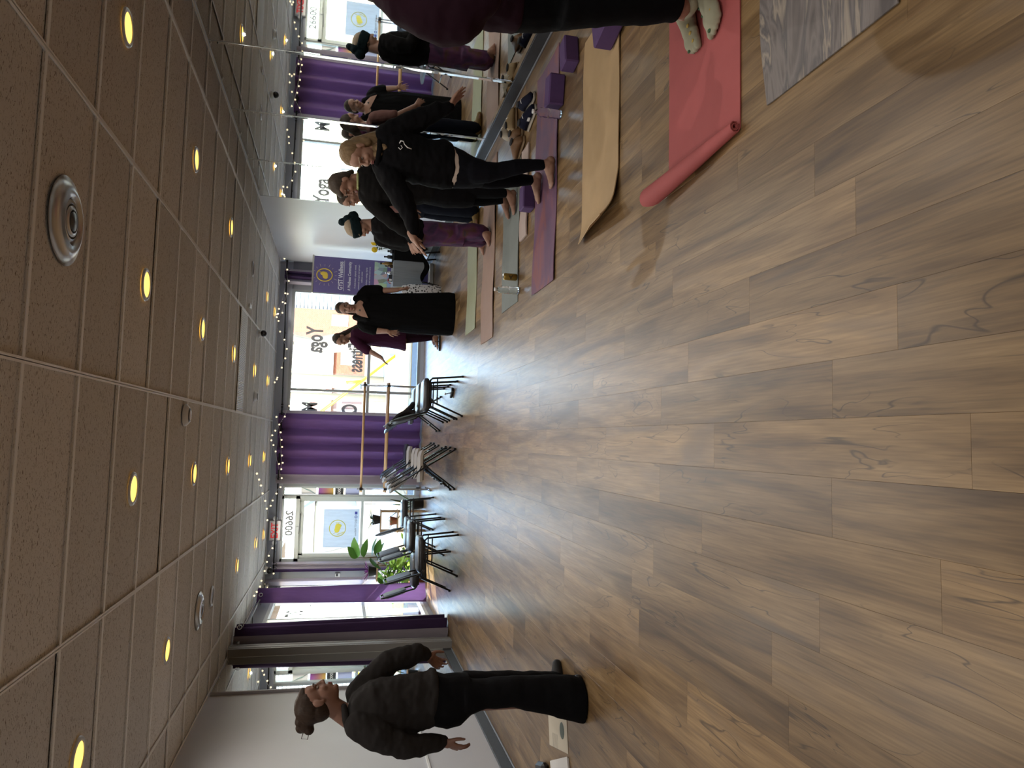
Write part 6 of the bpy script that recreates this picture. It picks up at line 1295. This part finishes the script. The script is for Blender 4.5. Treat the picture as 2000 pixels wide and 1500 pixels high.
# fiddle leaf: big rounded leaves on one stem
p0 = at(735, 1085, pY); ff = thing('fiddle_leaf_plant', 'tall plant with big rounded green leaves in front of the door frame', 'plant', (p0.x-.03, pY, 0)); pot(ff, .14, .24, M_potb); fh = at(700, 1075, pY).z
MB().tube([(0,0,.2), (.02,0,.6), (-.01,0,fh-.12), (.0,0,fh)], [.014,.012,.010,.006], 8).build('stem', mat('stem_brown', (.12,.08,.05), .8), ff, True); _fl = leaf_mesh(.33, .20, .2, .1)
for px, py, dx, dz in ((692,1068,.5,.9),(686,1078,-.4,1),(712,1050,.9,.35),(728,1053,.9,-.2),(738,1052,.8,-.5),(722,1088,-.7,-.5),(735,1090,-.6,-.7),(742,1072,.2,-.6)):
    c = at(px, py, pY)-Vector(ff.location); b = Vector((0, 0, min(fh, max(.5, c.z)))); d = (c-b); d.y = random.uniform(-.08, .02); put_leaf(ff, _fl, M_lg, b, d if d.length > .05 else (dx, -.2, dz), random.uniform(-1.2, 1.2), random.uniform(.8, 1.05))
# wooden plant stand with pots
s0 = at(770, 1018, 9.3); st = thing('plant_stand', 'wooden tiered plant stand behind the black chairs at the door', 'plant stand', (s0.x, 9.35, 0)); sh_ = at(742, 1018, 9.35).z
for sx in (-1, 1):
    for sy in (-1, 1): MB().box((sx*.16, sy*.09, sh_/2), (.022, .022, sh_), ch=.003).build('leg', M_pwood, st)
for z in (.22, sh_*.62, sh_-.01): MB().box((0, 0, z), (.36, .22, .02), ch=.003).build('shelf', M_pwood, st)
def potted(label, c, z, r, h, mp, me, ml, n, up=.6, s=1.0, name='potted_plant', droop=0.0):
    t = thing(name, label, 'plant', (c[0], c[1], z)); pot(t, r, h, mp); rnd = random.Random(sum(map(ord, label)))
    for k in range(n):
        a = 2*PI*k/n+rnd.uniform(-.3,.3); e = up*rnd.uniform(.4, 1.5)-droop; put_leaf(t, me, ml, (r*.4*math.cos(a), r*.4*math.sin(a), h*.9), (math.cos(a), math.sin(a), e), rnd.uniform(-.5,.5), s*rnd.uniform(.7,1.15))
    return t
_thin = leaf_mesh(.24, .018, .5, .3); _med = leaf_mesh(.11, .065, .3, .1); _thin2 = leaf_mesh(.20, .03, .25, .2)
potted('spiky plant in a black pot on top of the wooden stand', (s0.x+.02, 9.35), sh_+.001, .085, .12, M_potb, leaf_mesh(.26, .03, .5, .3), mat('leaf_darkgreen', (.04,.08,.03), .5), 14, .8, .75, 'spider_plant'); potted('plant in a terracotta pot on the middle shelf of the wooden stand', (s0.x+.0, 9.35), sh_*.62+.011, .075, .11, M_terra, _thin, M_lg, 10, .5, .6, 'spider_plant')
p1_ = at(768, 985, 9.7); potted('long thin leaved plant beside the door handle behind the chairs', (p1_.x, 9.75), .0, .10, .18, M_potb, leaf_mesh(.75, .03, .35, .2), mat('leaf_darkgreen', (.04,.08,.03), .5), 12, 1.3, 1.0, 'spider_plant')
p2b = at(712, 1116, 9.6); ptz = p2b.z-.19
tbp = thing('plant_table', 'low dark plant table in the corner under the purple leaved plant', 'plant stand', (p2b.x, 9.6, 0)); MB().box((0, 0, ptz-.012), (.30, .30, .022), ch=.004).build('top', M_pwood, tbp)
for sx in (-1, 1):
    for sy in (-1, 1): MB().box((sx*.12, sy*.12, (ptz-.02)/2), (.022, .022, ptz-.024)).build('leg', M_pwood, tbp)
potted('purple leaved plant in a black pot in the corner', (p2b.x, 9.6), ptz, .09, .13, M_potb, _thin2, M_lp, 22, .9, .85, 'purple_plant')
for lb, px, py, yy, n, s, m in (('bushy light green plant between the chairs and the corner', 770, 1118, 9.10, 80, 1.35, M_lg2), ('bushy mid green plant below the purple one', 760, 1140, 9.32, 80, 1.3, M_lg), ('lime green plant low behind the first black chair before the plants', 795, 1078, 8.95, 50, 1.0, M_lg2)):
    c = at(px, py, yy); t = thing('bushy_plant', lb, 'plant', (c.x, yy, 0)); hb_ = max(.25, c.z-.12); pot(t, .13, hb_*.55, M_terra if 'mid' in lb else M_potb); rnd = random.Random(n+len(lb)); me = _med if m is M_lg2 else leaf_mesh(.12, .07, .3, .1)
    for k in range(n):
        a = rnd.uniform(0, 2*PI); e = rnd.uniform(-.3, 1.2); rr = rnd.uniform(.03, .22); zz = hb_*.5+rnd.uniform(.02, c.z-hb_*.5+.12); put_leaf(t, me, m, (rr*math.cos(a), rr*math.sin(a), zz), (math.cos(a), math.sin(a), e), rnd.uniform(-1,1), s*rnd.uniform(.7,1.25))
    MB().tube([(0,0,hb_*.4), (.02,.0,hb_*.8), (0,0,c.z+.05)], .006, 5).build('stem', MATS['stem_brown'], t)
